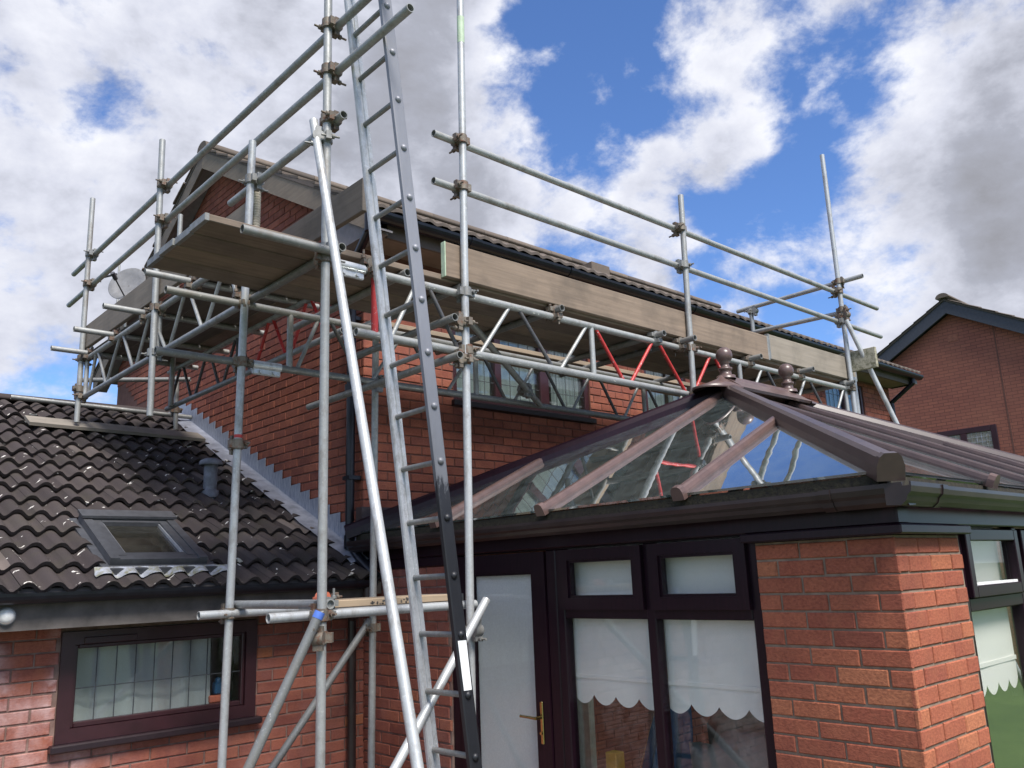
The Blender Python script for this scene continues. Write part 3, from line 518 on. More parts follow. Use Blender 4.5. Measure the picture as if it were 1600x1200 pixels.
b = MB(); b.bbox((gx1 - .17, 0.085, gz0 - .005), (gx1 - .06, 0.14, gz0 + .04), .006); tag(b.build('small_box', 'orange_rust'), 'small reddish box under the blue bottle on the window sill', 'box')
b = MB(); b.box((x0 - .3, 1.0, 0.3), (x1 + .3, 1.02, 2.0)); b.build('room_wall', 'cream_wall', EWN)
L_ = thing('security_light', (-2.40, -0.30, 1.74), 'round white bulkhead light under the extension gutter', 'light')
MB().lathe((-2.40, -0.262, 1.745), [(0.001, 0.045), (0.02, 0.042), (0.035, 0.03), (0.042, 0.014), (0.042, 0.0)], 20, (0, -1, 0)).build('lens', 'white_plastic', L_); MB().tube((-2.40, -0.262, 1.745), (-2.40, -0.272, 1.745), 0.047, n=20).build('base_ring', 'dish_grey', L_)
# roof window
RL = thing('roof_window', (-1.53, 0.3, 2.1), 'dark grey roof window set low in the tiled extension roof', 'roof window')
su = V((0, math.cos(sl), math.sin(sl))); nu = V((0, -math.sin(sl), math.cos(sl)))
def rp(x, s_, h): return V((x, SKY0, EI + ES * SKY0)) + V((0, 0, 0)) + su * s_ + nu * h + V((0, 0, 0))
def rbox(b, xa, xb, sa, sb, ha, hb):
    P = [rp(x, s_, h) for h in (ha, hb) for (x, s_) in ((xa, sa), (xb, sa), (xb, sb), (xa, sb))]
    P = [V((p.x if False else q[0], p.y, p.z)) for p, q in zip(P, [(xa,), (xb,), (xb,), (xa,)] * 2)]
    b.add(P, [(0, 3, 2, 1), (4, 5, 6, 7), (0, 1, 5, 4), (1, 2, 6, 5), (2, 3, 7, 6), (3, 0, 4, 7)]); return b
SL_ = (SKY1 - SKY0) / math.cos(sl)
b = MB(); rbox(b, SKX0, SKX0 + .055, 0, SL_, -.05, .075); rbox(b, SKX1 - .055, SKX1, 0, SL_, -.05, .075); rbox(b, SKX0 + .056, SKX1 - .056, 0, .06, -.05, .066); rbox(b, SKX0 + .056, SKX1 - .056, SL_ - .10, SL_, -.05, .082); b.build('frame', 'rooflight_frame', RL)
b = MB(); rbox(b, SKX0 + .058, SKX0 + .11, .062, SL_ - .102, -.02, .068); rbox(b, SKX1 - .11, SKX1 - .058, .062, SL_ - .102, -.02, .068); rbox(b, SKX0 + .112, SKX1 - .112, .062, .115, -.02, .062); rbox(b, SKX0 + .112, SKX1 - .112, SL_ - .145, SL_ - .102, -.02, .068); b.build('sash', 'rooflight_frame', RL)
b = MB(); rbox(b, SKX0 + .113, SKX0 + .121, .116, SL_ - .146, .0, .058); rbox(b, SKX1 - .121, SKX1 - .113, .116, SL_ - .146, .0, .058); rbox(b, SKX0 + .122, SKX1 - .122, .116, .124, 0, .054); b.build('glazing_trim', 'rooflight_trim', RL)
b = MB(); rbox(b, SKX0 + .122, SKX1 - .122, .125, SL_ - .147, .034, .040); b.build('pane', 'rooflight_glass', RL)
b = MB(); rbox(b, SKX0 + .09, SKX0 + .105, .08, SL_ - .11, -.4, -.051); rbox(b, SKX1 - .105, SKX1 - .09, .08, SL_ - .11, -.4, -.051); rbox(b, SKX0 + .106, SKX1 - .106, SL_ - .13, SL_ - .115, -.4, -.0515); rbox(b, SKX0 + .106, SKX1 - .106, .08, .095, -.4, -.0515); rbox(b, SKX0 + .05, SKX1 - .05, .06, SL_, -.42, -.405); b.build('lining', 'pale_timber_lining', RL)
b = MB(); rbox(b, SKX0 - .012, SKX1 + .012, SL_ - .115, SL_ + .008, .083, .10); b.build('top_cover', 'rooflight_frame', RL)
b = MB(); rbox(b, SKX0 - .05, SKX0 - .002, -.02, SL_ + .03, -.02, .028); rbox(b, SKX1 + .002, SKX1 + .05, -.02, SL_ + .03, -.02, .028); rbox(b, SKX0 - .05, SKX1 + .05, -.075, -.021, -.01, .036); b.build('flashing_gutter', 'rooflight_frame', RL)
b = MB(); n = 90; P = []
for s_, h in ((-.050, .040), (-.072, .030), (-.11, .020), (-.145, .022)):
    for k in range(n + 1):
        x = SKX0 - .10 + (SKX1 - SKX0 + .22) * k / n; q = ((x + 0.03) / TW * 2) % 1; p = rp(x, s_ if s_ > -.08 else s_ - .022 * math.sin(2 * math.pi * q) + .012, h + (0 if s_ > -.06 else wave(q, .027 if s_ < -.1 else .018))); P.append((x, p.y, p.z))
b.add(P, [(r * (n + 1) + k, r * (n + 1) + k + 1, (r + 1) * (n + 1) + k + 1, (r + 1) * (n + 1) + k) for r in range(3) for k in range(n)], True); b.build('lead_apron', 'lead_lichen', RL)
# soil vent through the tiles
VP = thing('vent_pipe', (-0.644, 1.333, 2.60), 'short grey vent pipe with mushroom cap rising from the tiled roof', 'vent pipe')
MB().tube((-0.644, 1.333, 2.56), (-0.644, 1.333, 2.88), 0.055, n=20).build('pipe', 'vent_plastic', VP)
MB().lathe((-0.644, 1.333, 2.862), [(0.001, .05), (0.05, .047), (0.085, .03), (0.096, .01), (0.096, -0.012), (0.088, -0.012), (0.085, .006), (0.05, .01), (0.001, .01)], 24).build('cowl', 'vent_plastic', VP)
b = MB(); b.lathe((-0.644, 1.333, 2.60), [(.075, -.02), (.075, .035), (.056, .05)], 20); b.build('weathering_collar', 'vent_plastic', VP)
# satellite dish with aerial
D_ = thing('satellite_dish', (-0.02, 4.9, 5.0), 'grey satellite dish with thin aerial mast on the far gable', 'satellite dish')
dc = V((-0.34, 4.72, 5.48)); ax = V((-0.72, -0.62, 0.30)).normalized()
MB().lathe(dc, [(0.001, 0.0), (0.08, .004), (0.16, .018), (0.23, .042), (0.236, .040), (0.16, .008), (0.08, -.008), (0.001, -.012)], 28, ax).build('dish', 'dish_grey', D_)
b = MB(); b.tube(dc - V((0, 0, .2)) + ax * .03, dc + ax * .30 - V((0, 0, .10)), .009, n=8); b.tube(dc + ax * .28 - V((0, 0, .10)), dc + ax * .36 - V((0, 0, .07)), .026, n=12); b.tube(dc + ax * .29 - V((.0, .03, .05)), dc + ax * .30 + V((-.10, .14, -.07)), .014, n=8); b.build('feed_arm', 'dark_steel', D_)
b = MB(); b.tube(dc, (0.0, 5.0, 5.30), .018, n=8); b.tube((0.0, 5.0, 5.42), (0.0, 5.0, 5.10), .02, n=8); b.build('bracket', 'dark_steel', D_)
b = MB(); b.tube((-0.30, 5.22, 5.2), (-0.30, 5.27, 5.98), .015, n=8); b.tube((-0.30, 5.22, 5.2), (-0.18, 5.22, 5.2), .014, n=8); b.tube((-.19, 5.22, 5.26), (-.19, 5.22, 5.10), .02, n=8); b.build('aerial_mast', 'galvanised', D_)

# ================================================================== conservatory
K = thing('conservatory', (0.0, -2.0, -0.5), 'dark rosewood conservatory with hipped glass roof against the house wall', 'conservatory')
KX1 = 4.65; KY = -4.0
RXE, RZE, RSL = -0.13, 2.20, 0.466
AP = V((1.845, -2.075, RZE + RSL * 1.975)); AP2 = V((2.80, -2.075, AP.z))
YF_, YB_, XR_ = -4.05, -0.10, 2.80 + 1.975
# base, floor
b = MB(); b.box((0.012, -3.99, -0.5), (KX1 - .012, -0.002, -0.05)); b.build('floor_slab', 'floor_tile', K)
# brick piers: corner pier and the one by the house
def pier(name, x0, x1, y0, y1, z1, mat, mort, limit):
    b = MB(); b.box((x0 + MR, y0 + MR, -0.5), (x1, y1, z1)); p = b.build(name, mort, K)
    it = [((x0, 0, 0), RX, *q) for q in layout(-y1, -y0, -0.445, z1, [], None, 1)] + [((0, y0, 0), RY, *q) for q in layout(x0, x1, -0.445, z1, [], None, 1)]
    brickwork(p, it, mat, limit); return p
pier('corner_pier', 0, 0.685, -4.0, -3.345, 1.955, 'brick_pier', 'mortar_grey', 290)
b = MB(); b.box((MR, -1.02, -0.5), (0.25, -0.003, 1.93)); p2 = b.build('wall_pier', 'mortar_ext', K)
brickwork(p2, [((0, 0, 0), RX, *q) for q in layout(0.0, 1.02, -0.445, 1.93, [], None, 0)], 'brick_ext', 140)
FX = 0.022
def fbox(a, b_, name='frame', mat='rosewood', par=None, c=.006): return MB().bbox(a, b_, c).build(name, mat, par or K)
# left facade: eaves beam, door, window pair
fbox((-0.012, -4.03, 2.0), (0.10, -0.003, 2.10), 'eaves_beam')
fbox((FX, -3.345, 1.992), (0.09, -1.02, 1.999), 'packer')
b = MB(); b.bbox((-0.055, -4.055, 1.958), (0.02, -3.30, 1.998), .006); b.build('pier_capping', 'rosewood', K)
fbox((-0.0121, -1.02, 1.935), (0.02, -0.004, 1.998), 'pier_capping')
def mitred(par, y0, y1, z0, z1, fr, xf, dep=0.065, mat='rosewood', name='frame'):      # frame in the plane X = xf, y0 > y1
    b = MB()
    for a_, b_, c_, d_ in (((y0, z0), (y0, z1), (y0 - fr, z1 - fr), (y0 - fr, z0 + fr)), ((y0, z1), (y1, z1), (y1 + fr, z1 - fr), (y0 - fr, z1 - fr)), ((y1, z1), (y1, z0), (y1 + fr, z0 + fr), (y1 + fr, z1 - fr)), ((y1, z0), (y0, z0), (y0 - fr, z0 + fr), (y1 + fr, z0 + fr))):
        b.poly([(xf, p[0], p[1]) for p in (a_, b_, c_, d_)], (dep, 0, 0))
    o = b.build(name, mat, par)
    b = MB(); g_ = 0.014
    for (p, q) in (((y0 - fr, z0 + fr), (y0 - fr - g_, z1 - fr)), ((y1 + fr + g_, z0 + fr), (y1 + fr, z1 - fr)), ((y0 - fr - g_, z1 - fr - g_), (y1 + fr + g_, z1 - fr)), ((y0 - fr - g_, z0 + fr), (y1 + fr + g_, z0 + fr + g_))): b.box((xf + .012, p[0], p[1]), (xf + .05, q[0], q[1]))
    b.build('glazing_bead', mat, o)
    return o
def pane_x(par, y0, y1, z0, z1, x): return MB().box((x, y0, z0), (x + .006, y1, z1)).build('pane', 'window_glass', par)
def pane_y(par, x0, x1, z0, z1, y): return MB().box((x0, y, z0), (x1, y + .006, z1)).build('pane', 'window_glass', par)
# door
fbox((FX, -1.11, -0.05), (0.09, -1.022, 1.991), 'door_jamb'); fbox((FX, -2.005, -0.05), (0.09, -1.925, 1.991), 'door_jamb')
DR = mitred(K, -1.113, -1.922, -0.04, 1.985, 0.115, 0.012, 0.07, name='door')
pane_x(DR, -1.23, -1.805, 0.08, 1.868, 0.04)
MB().box((0.060, -1.245, 0.06), (0.066, -1.795, 1.88)).build('white_backing', 'door_panel', DR)
b = MB(); b.bbox((0.002, -1.867, 0.915), (0.0115, -1.843, 1.145), .004); hp = b.build('handle_plate', 'brass', DR)
b = MB(); b.tube((0.0, -1.855, 1.06), (-0.048, -1.855, 1.06), .009, n=10); b.tube((-0.045, -1.858, 1.06), (-0.045, -1.735, 1.063), .0085, .0075, n=10); b.lathe((-0.045, -1.735, 1.063), [(0.0075, 0), (.009, .004), (.004, .009), (.001, .01)], 10, (0, 1, 0)); b.tube((-.002, -1.855, .975), (-.008, -1.855, .975), .009, n=12); b.build('lever', 'brass', hp)
# window pair
fbox((FX, -2.065, 0.1), (0.09, -2.0055, 1.991), 'mullion'); fbox((FX + .001, -2.715, 0.1), (0.0895, -2.655, 1.991), 'mullion'); fbox((FX, -3.344, 0.1), (0.09, -3.285, 1.991), 'mullion')
fbox((FX + .002, -3.284, 1.605), (0.088, -2.066, 1.668), 'transom')
for y0, y1 in ((-2.064, -2.656), (-2.714, -3.286)):
    s_ = mitred(K, y0 + .004, y1 - .004, 1.655, 1.986, 0.062, -0.004, 0.05, name='opening_light'); pane_x(s_, y0 - .06, y1 + .06, 1.72, 1.93, 0.03)
    pane_x(K, y0, y1, 0.12, 1.606, 0.052)
fbox((-0.02, -3.343, 0.04), (0.10, -2.006, 0.118), 'sill'); b = MB(); b.box((0.005, -3.343, -0.5), (0.1, -2.006, 0.038)); b.build('dwarf_wall', 'brick_plain', K)
# right facade (facing -Y)
fbox((0.101, KY - 0.012, 2.0), (KX1, KY + .10, 2.0995), 'eaves_beam')
b = MB(); b.bbox((-0.0545, KY - .056, 1.9581), (0.69, KY + .02, 1.9981), .006); b.build('pier_capping', 'rosewood', K)
xsR = [0.69, 1.46, 2.22, 2.98, 3.75, 4.53]
for x in xsR: fbox((x, KY + .02, 0.1), (x + .06, KY + .09, 1.999), 'mullion')
fbox((0.751, KY + .022, 1.605), (4.529, KY + .088, 1.668), 'transom'); fbox((0.69, KY - .02, 0.04), (4.6, KY + .10, 0.118), 'sill')
b = MB(); b.box((0.70, KY + .005, -0.5), (4.6, KY + .1, 0.038)); b.build('dwarf_wall', 'brick_plain', K)
for i in range(5):
    a, c_ = xsR[i] + .06, xsR[i + 1]; pane_y(K, a, c_, 0.12, 1.606, KY + .052)
    f = 0.055; b = MB(); b.bbox((a, KY - .004, 1.668), (a + f, KY + .046, 1.986), .004).bbox((c_ - f, KY - .004, 1.668), (c_, KY + .046, 1.986), .004).bbox((a + f, KY - .0035, 1.668), (c_ - f, KY + .0455, 1.668 + f), .004).bbox((a + f, KY - .0035, 1.986 - f), (c_ - f, KY + .0455, 1.986), .004); o = b.build('opening_light', 'rosewood', K)
    pane_y(o, a + f, c_ - f, 1.668 + f, 1.986 - f, KY + .03); MB().box((a + f + .001, KY + .012, 1.668 + f), (c_ - f - .001, KY + .029, 1.668 + f + .012)).build('glazing_bead', 'white_plastic', o)
# far facade
fbox((KX1 - .1, KY + .101, 2.0), (KX1, -0.003, 2.0985), 'eaves_beam')
ysR = [-3.96, -3.15, -2.37, -1.58, -0.8, -0.06]
for y in ysR: fbox((KX1 - .09, y, -0.05), (KX1 - .02, y + .055, 1.999), 'mullion')
fbox((KX1 - .088, -3.9, 1.605), (KX1 - .022, -0.06, 1.668), 'transom')
for i in range(5): pane_x(K, ysR[i] + .055, ysR[i + 1], -0.04, 1.99, KX1 - .055)
# roof: eaves wedge with moss, glazing bars, hips, ridge, panes
def slopeL(y, x): return V((x, y, RZE + RSL * (x - RXE)))
def slopeF(x, y): return V((x, y, RZE + RSL * (y - YF_)))
BAR = [(-0.029, -0.02), (0.029, -0.02), (0.029, 0.012), (0.023, 0.030), (0.012, 0.038), (-0.012, 0.038), (-0.023, 0.030), (-0.029, 0.012)]
def bar(p, q, up, name='glazing_bar', mat='roof_bar', prof=BAR, cap=True, par=None, capmat='roof_bar'):
    p, q = V(p), V(q); o = MB().prof(p, q, prof, up).build(name, mat, par or K); d = (q - p).normalized()
    if cap:
        sc = 1.18 if prof is BAR else 1.07; b = MB(); b.prof(p - d * .012, p + d * .022, [(a * sc, (c_ + .004) * sc) for a, c_ in prof], up); b.build('end_cap', capmat, o)
    return o
upL = V((-RSL, 0, 1)).normalized(); upF = V((0, -RSL, 1)).normalized(); lift = 0.012
def hipx(y): return RXE + (y - YF_) if y < -2.075 else RXE + (YB_ - y)
for y in (-1.10, -2.10, -3.06):
    xt = min(hipx(y), AP.x) - .03; bar(slopeL(y, RXE - .03) + upL * lift, slopeL(y, xt) + upL * lift, upL)
for x in (0.98, 1.84, 2.70, 3.60):
    t = (x - RXE) if x < AP.x else ((XR_ - x) if x > AP2.x else 1.975); t = min(t, 1.975) - .03; bar(slopeF(x, YF_ - .03) + upF * lift, slopeF(x, YF_ + t) + upF * lift, upF, mat='roof_bar_dark')
upR = V((RSL, 0, 1)).normalized()
for y in (-1.10, -2.10, -3.06):
    d = min(y - YF_, YB_ - y, 1.975) - .03; zz = lambda x: RZE + RSL * (XR_ - x); bar(V((XR_ + .03, y, zz(XR_ + .03))) + upR * lift, V((XR_ - d, y, zz(XR_ - d))) + upR * lift, upR, mat='roof_bar_dark')
HIP = [(-0.052, -0.065), (0.052, -0.065), (0.052, -0.01), (0.040, 0.025), (0.024, 0.040), (-0.024, 0.040), (-0.040, 0.025), (-0.052, -0.01)]
for (c_, top) in (((RXE, YF_), AP), ((RXE, YB_), AP), ((XR_, YF_), AP2), ((XR_, YB_), AP2)):
    p = V((c_[0], c_[1], RZE)); d = (top - p).normalized(); hz = V((d.x, d.y, 0)).normalized(); s_ = d.cross(V((0, 0, 1))).normalized(); up = s_.cross(d)
    bk_ = c_[1] == YB_; bar(p - d * .06 + up * .045, top + up * .045, up, 'hip_bar', 'rosewood' if bk_ else 'roof_bar_dark', HIP, not bk_, capmat='roof_bar_dark')
for pts, up in (([slopeL(YF_, RXE), AP, slopeL(YB_, RXE)], upL), ([slopeF(RXE, YF_), slopeF(XR_, YF_), AP2, AP], upF), ([V((XR_, YF_, RZE)), V((XR_, YB_, RZE)), AP2], upR), ([V((XR_, YB_, RZE)), V((RXE, YB_, RZE)), AP, AP2], V((0, RSL, 1)).normalized())):
    b = MB(); b.poly([p + up * .0 for p in pts], up * .012); b.build('roof_pane', 'roof_glass', K)
# wedge under the glass edge
for a, c_ in (((RXE + .03, YB_, 2.168), (RXE + .03, YF_ + .03, 2.168)), ((RXE + .03, YF_ + .03, 2.168), (XR_ - .03, YF_ + .03, 2.168))):
    MB().beam(a, c_, .05, .05).build('eaves_filler', 'moss', K)
b = MB(); b.beam((RXE + .05, YB_ + .04, 2.25), (XR_, YB_ + .04, 2.25), .08, .30); b.build('box_gutter', 'roof_bar_dark', K)
# ridge cap and finials
RC = [(-0.17, -0.085), (-0.10, -0.035), (-0.05, 0.0), (-0.03, 0.03), (0.03, 0.03), (0.05, 0.0), (0.10, -0.035), (0.17, -0.085), (0.15, -0.10), (0.0, -0.03), (-0.15, -0.10)]
zr = AP.z + .105
b = MB(); b.prof((AP.x - .02, AP.y, zr), (AP2.x + .02, AP.y, zr), RC); RG = b.build('ridge_cap', 'roof_bar', K)
for (xx, sg) in ((AP.x - .02, -1), (AP2.x + .02, 1)):
    b = MB(); n = 10; P = []
    for k in range(n + 1):
        a = math.pi * k / n - math.pi / 2
        for (r_, h) in ((0.02, .03), (.05, 0.0), (.12, -.035), (.24, -.085), (.235, -.10)): P.append((xx + sg * r_ * math.cos(a) * 1.35, AP.y + r_ * math.sin(a) * .72, zr + h))
    b.add(P, [(k * 5 + i, k * 5 + i + 1, k * 5 + i + 6, k * 5 + i + 5) for k in range(n) for i in range(4)], True); b.build('ridge_end', 'roof_bar', RG)
    fx = xx - sg * .05
    MB().lathe((fx, AP.y, zr + .01), [(.075, 0), (.07, .025), (.045, .03), (.042, .065), (.052, .072), (.052, .086), (.036, .09), (.03, .12), (.040, .127), (.034, .136), (.05, .145), (.060, .165), (.063, .185), (.060, .207), (.048, .228), (.028, .243), (.001, .248)], 24).build('finial', 'roof_bar', RG)
# ogee gutters
OG = [(0.0, 0.0), (0.055, -0.004), (0.075, 0.012), (0.082, 0.030), (0.096, 0.042), (0.100, 0.062), (0.100, 0.078), (0.094, 0.078), (0.092, 0.064), (0.0, 0.062)]
b = MB(); b.prof((-0.062, -0.02, 2.07), (-0.062, -4.11, 2.07), OG); g1 = b.build('gutter', 'brown_gutter', K)
b = MB(); b.prof((-0.062 + .001, -4.062, 2.07), (XR_, -4.062, 2.07), OG); g2 = b.build('gutter', 'brown_gutter', K)
OG2 = [(a * 1.07 + (-.002), c_ * 1.1 - .004) for a, c_ in OG]
for p, q in (((-0.062, -3.80, 2.07), (-0.062, -4.13, 2.07)), ((-0.062, -3.78, 2.068), (-0.062, -3.83, 2.068))): MB().prof(p, q, [(a * (1.0 if p[2] > 2.069 else 1.05), c_) for a, c_ in OG2]).build('gutter_angle', 'brown_gutter', g1)
for p, q in (((-0.17, -4.062, 2.07), (0.16, -4.062, 2.07)), ((0.13, -4.062, 2.068), (0.18, -4.062, 2.068))): MB().prof(p, q, [(a * (1.0 if p[2] > 2.069 else 1.05), c_) for a, c_ in OG2]).build('gutter_angle', 'brown_gutter', g2)
# roller blinds with scalloped hems (each its own thing)
def blind(axis, a0, a1, z0, ztop, at, n_s, label):
    root = thing('roller_blind', (at, (a0 + a1) / 2, ztop) if axis == 'Y' else ((a0 + a1) / 2, at, ztop), label, 'blind', 'scalloped roller blinds in the conservatory')
    n = n_s * 12; P = []
    for k in range(n + 1):
        t = k / n; u = a0 + (a1 - a0) * t; f = (t * n_s) % 1; h = z0 - 0.050 * max(0, math.sin(math.pi * f)) ** 0.75
        for z in (ztop, z0 + .10, h): P.append((at + .004 * math.sin(u * 9) * (ztop - z), u, z) if axis == 'Y' else (u, at + .004 * math.sin(u * 9) * (ztop - z), z))
    b = MB(); b.add(P, [(k * 3 + i, k * 3 + i + 1, k * 3 + i + 4, k * 3 + i + 3) for k in range(n) for i in range(2)]); b.build('fabric', 'blind_fabric', root)
    b = MB(); e = .004
    if axis == 'Y': b.box((at - .006, a0, z0 + .085), (at - .001, a1, z0 + .105))
    else: b.box((a0, at - .006, z0 + .085), (a1, at - .001, z0 + .105))
    b.build('hem_bar', 'blind_fabric', root)
    b = MB(); p, q = ((at + .02, a0, ztop), (at + .02, a1, ztop)) if axis == 'Y' else ((a0, at + .02, ztop), (a1, at + .02, ztop)); b.tube(p, q, .02, n=12); b.build('roller', 'white_plastic', root)
blind('Y', -2.66, -2.03, 1.195, 1.985, 0.098, 4, 'white scalloped roller blind in the window next to the white door')
blind('Y', -3.33, -2.675, 1.195, 1.985, 0.0985, 4, 'white scalloped roller blind in the window next to the brick pier')
blind('X', 0.73, 1.45, 1.25, 1.985, KY + .10, 5, 'white scalloped roller blind in the garden side window right of the pier')
# stored things inside
def lump(name, c, s, mat, label, cat, seed, n=9):
    bm = bmesh.new(); bmesh.ops.create_cube(bm, size=1); bmesh.ops.subdivide_edges(bm, edges=list(bm.edges), cuts=n, use_grid_fill=True); rr = random.Random(seed); ph = [rr.uniform(0, 6) for _ in range(6)]
    for v in bm.verts:
        q = v.co.copy(); r_ = max(abs(q.x), abs(q.y)); top = q.z > .49
        w_ = .05 * math.sin(q.x * 9 + ph[0]) + .05 * math.sin(q.y * 8 + ph[1] + q.x * 4) + .03 * math.sin(q.x * 21 + q.y * 17 + ph[2])
        v.co.z += w_ * (1 if top else .3) - (.22 * max(0, r_ - .3) if q.z > .2 else 0); k = 1 + .10 * math.sin(q.z * 5 + math.atan2(q.y, q.x) * 5 + ph[3]) * (0.5 - q.z); v.co.x *= k; v.co.y *= k
        v.co = V((v.co.x * s[0] + c[0], v.co.y * s[1] + c[1], v.co.z * s[2] + c[2]))
    me = bpy.data.meshes.new(name); bm.to_mesh(me); bm.free(); me.materials.append(MATS[mat]); me.polygons.foreach_set('use_smooth', [True] * len(me.polygons)); tag(link(name, me), label, cat)
lump('covered_furniture', (0.75, -3.05, 0.50), (0.9, 0.8, 1.12), 'grey_cover', 'grey plastic sheet draped over furniture behind the right hand window', 'furniture', 3)
lump('covered_furniture', (1.7, -2.5, 0.5), (0.8, 0.9, 1.1), 'grey_cover', 'grey sheeted furniture standing deeper inside the conservatory', 'furniture', 9)
b = MB(); b.bbox((0.31, -2.125, -0.049), (0.39, -2.045, 0.85), .006); tag(b.build('timber_post', 'yellow_wood'), 'orange yellow square timber post end inside the left window', 'post')
PR = thing('folded_parasol', (0.75, -2.05, -0.05), 'folded navy and yellow garden parasol leaning inside the conservatory', 'parasol')
b = MB(); n = 14; P = []
for z, r_ in ((0.35, .02), (0.5, .13), (0.9, .10), (1.25, .05), (1.40, .02)):
    for i in range(n): a = 2 * math.pi * i / n; rr = r_ * (1 + .35 * (i % 2)); P.append((0.75 + .10 * (z - .3) + rr * math.cos(a), -2.05 - .16 * (z - .3) + rr * math.sin(a), z))
b.add(P, [(k * n + i, k * n + (i + 1) % n, (k + 1) * n + (i + 1) % n, (k + 1) * n + i) for k in range(4) for i in range(n)]); b.build('canopy', 'blue_cloth', PR)
b = MB()
for a in (0.6, 2.1, 4.0): b.poly([(0.75 + .16 * math.cos(a), -2.05 + .16 * math.sin(a), .5), (0.75 + .165 * math.cos(a + .4), -2.05 + .165 * math.sin(a + .4), .5), (0.84 + .07 * math.cos(a + .2), -2.19 + .07 * math.sin(a + .2), 1.25)], (.003, .003, 0))
b.build('stripe', 'yellow_cloth', PR); MB().tube((0.72, -2.00, -.045), (0.87, -2.24, 1.55), .018, n=10).build('pole', 'white_plastic', PR)
b = MB(); b.bbox((0.55, -1.72, -.049), (0.60, -1.50, 1.25), .01); tag(b.build('cream_panel', 'cream_wall'), 'cream board standing behind the door side window', 'board')

CH = thing('tub_chair', (1.35, -3.45, -0.05), 'grey wicker tub chair with curved back behind the garden side window', 'chair')
for i in range(7):
    z = 0.36 + .075 * i; r_ = .30 + .012 * i; b = MB(); q = [V((1.35 + r_ * math.cos(t), -3.42 + r_ * math.sin(t), z + .05 * math.sin(t))) for t in [math.radians(-20 + 220 * k / 16) for k in range(17)]]
    for u, v in zip(q[:-1], q[1:]): b.tube(u, v, .021 if i < 6 else .03, n=8, caps=False)
    b.build('back_rail', 'dish_grey', CH)
MB().lathe((1.35, -3.42, 0.30), [(.001, .10), (.24, .10), (.28, .07), (.28, 0), (.001, 0)], 20).build('seat', 'grey_cover', CH)
for x, y in ((1.15, -3.62), (1.55, -3.62), (1.15, -3.22), (1.55, -3.22)): MB().tube((x, y, -.049), (x, y, .31), .02, n=8).build('leg', 'dish_grey', CH)

# ================================================================== scaffold
S = thing('scaffold', (-1.32, -1.69, -0.46), 'galvanised tube and fitting scaffold wrapped round the corner of the house', 'scaffold')
TR = 0.02415
def tube(name, p, q, mat='galvanised', r=TR, par=None): return MB().tube(p, q, r, n=16, inner=.84).build(name, mat, par or S)
XL, YF = -1.32, -1.69
std = {}
std['A'] = tube('standard', (XL + .003, YF, -0.46), (XL, YF, 6.1)); std['B'] = tube('standard', (-0.395, YF, -0.46), (-0.300, YF, 6.35), 'galvanised_pale')
tube('standard', (XL, -0.55, -0.46), (XL, -0.735, 4.70), 'galvanised_pale'); tube('standard', (XL, 0.88, 3.13), (XL, 0.955, 5.445)); tube('standard', (XL, 2.773, 3.385), (XL, 2.811, 5.625))
tube('standard', (1.99, YF, 3.15), (2.055, YF, 4.935)); tube('standard', (4.735, YF, -0.48), (4.765, YF, 6.20), 'galvanised_pale'); tube('standard', (4.86, YF + .02, -0.48), (4.86, YF + .02, 3.72), 'galvanised_pale')
tube('standard', (-0.27, -0.49, -0.46), (-0.27, -0.585, 3.62)); tube('standard', (4.80, -0.607, 3.6), (4.80, -0.607, 4.74)); tube('standard', (-0.26, 3.19, 3.47), (-0.26, 3.22, 4.05), 'galvanised_dull')
tube('standard', (-0.55, 2.565, 3.58), (-0.55, 2.565, 5.575), 'galvanised')
b = MB(); b.tube((-0.3139, YF, 5.35), (-0.3112, YF, 5.55), TR + .0008, n=16, caps=False); b.build('paint_band', 'green_paint', std['B'])
# guard rails
tube('guard_rail', (-1.27, 3.47, 5.045), (-1.27, -2.35, 5.03)); tube('guard_rail', (-1.27, 3.56, 4.735), (-1.27, -2.44, 4.735)); tube('guard_rail', (-1.27, -0.31, 4.43), (-1.27, -1.79, 4.425))
tube('guard_rail', (-0.523, -1.64, 4.636), (5.73, -1.64, 4.64)); tube('guard_rail', (-0.531, -1.64, 4.304), (5.73, -1.64, 4.309))
tube('guard_rail', (4.80, -0.43, 4.748), (4.80, -1.935, 4.742)); tube('guard_rail', (4.80, -0.40, 4.462), (4.80, -1.66, 4.412))
# lattice beams
def lattice(axis, at, a0, a1, zb, zt, diag, ups, tm='galvanised', dm='galvanised', mats=None, rd=.0135):
    P = (lambda u, z: V((u, at, z))) if axis == 'X' else (lambda u, z: V((at, u, z)))
    b = MB(); b.tube(P(a0[0], zt), P(a1[0], zt), TR, n=16, inner=.84); b.tube(P(a0[1], zb), P(a1[1], zb), TR, n=16, inner=.84); o = b.build('lattice_beam', tm, S)
    for (ub, ut, mt) in diag: MB().tube(P(ub, zb + .012), P(ut, zt - .012), rd, n=10).build('diagonal', mt, o)
    for (u, mt) in ups: MB().tube(P(u, zb + .01), P(u, zt - .01), .0205, n=12).build('upright', mt, o)
    return o
G_, Rd, Dk = 'galvanised', 'red_paint', 'dark_steel'
lattice('X', -1.64, (-1.06, -1.095), (4.75, 4.75), 3.215, 3.588, [(-.855, -.68, G_), (-.365, -.58, Dk), (-.185, .075, G_), (.455, .165, Dk), (.54, .82, G_), (1.195, .92, Rd), (1.285, 1.57, Rd), (1.955, 1.66, Rd), (2.06, 2.335, Rd), (2.66, 2.41, Rd), (2.86, 3.13, G_), (3.50, 3.215, Dk), (3.62, 3.89, G_), (4.28, 3.985, Dk), (4.40, 4.66, G_)], [(-.97, Rd), (.872, G_), (2.77, G_), (4.70, G_)], 'galvanised')
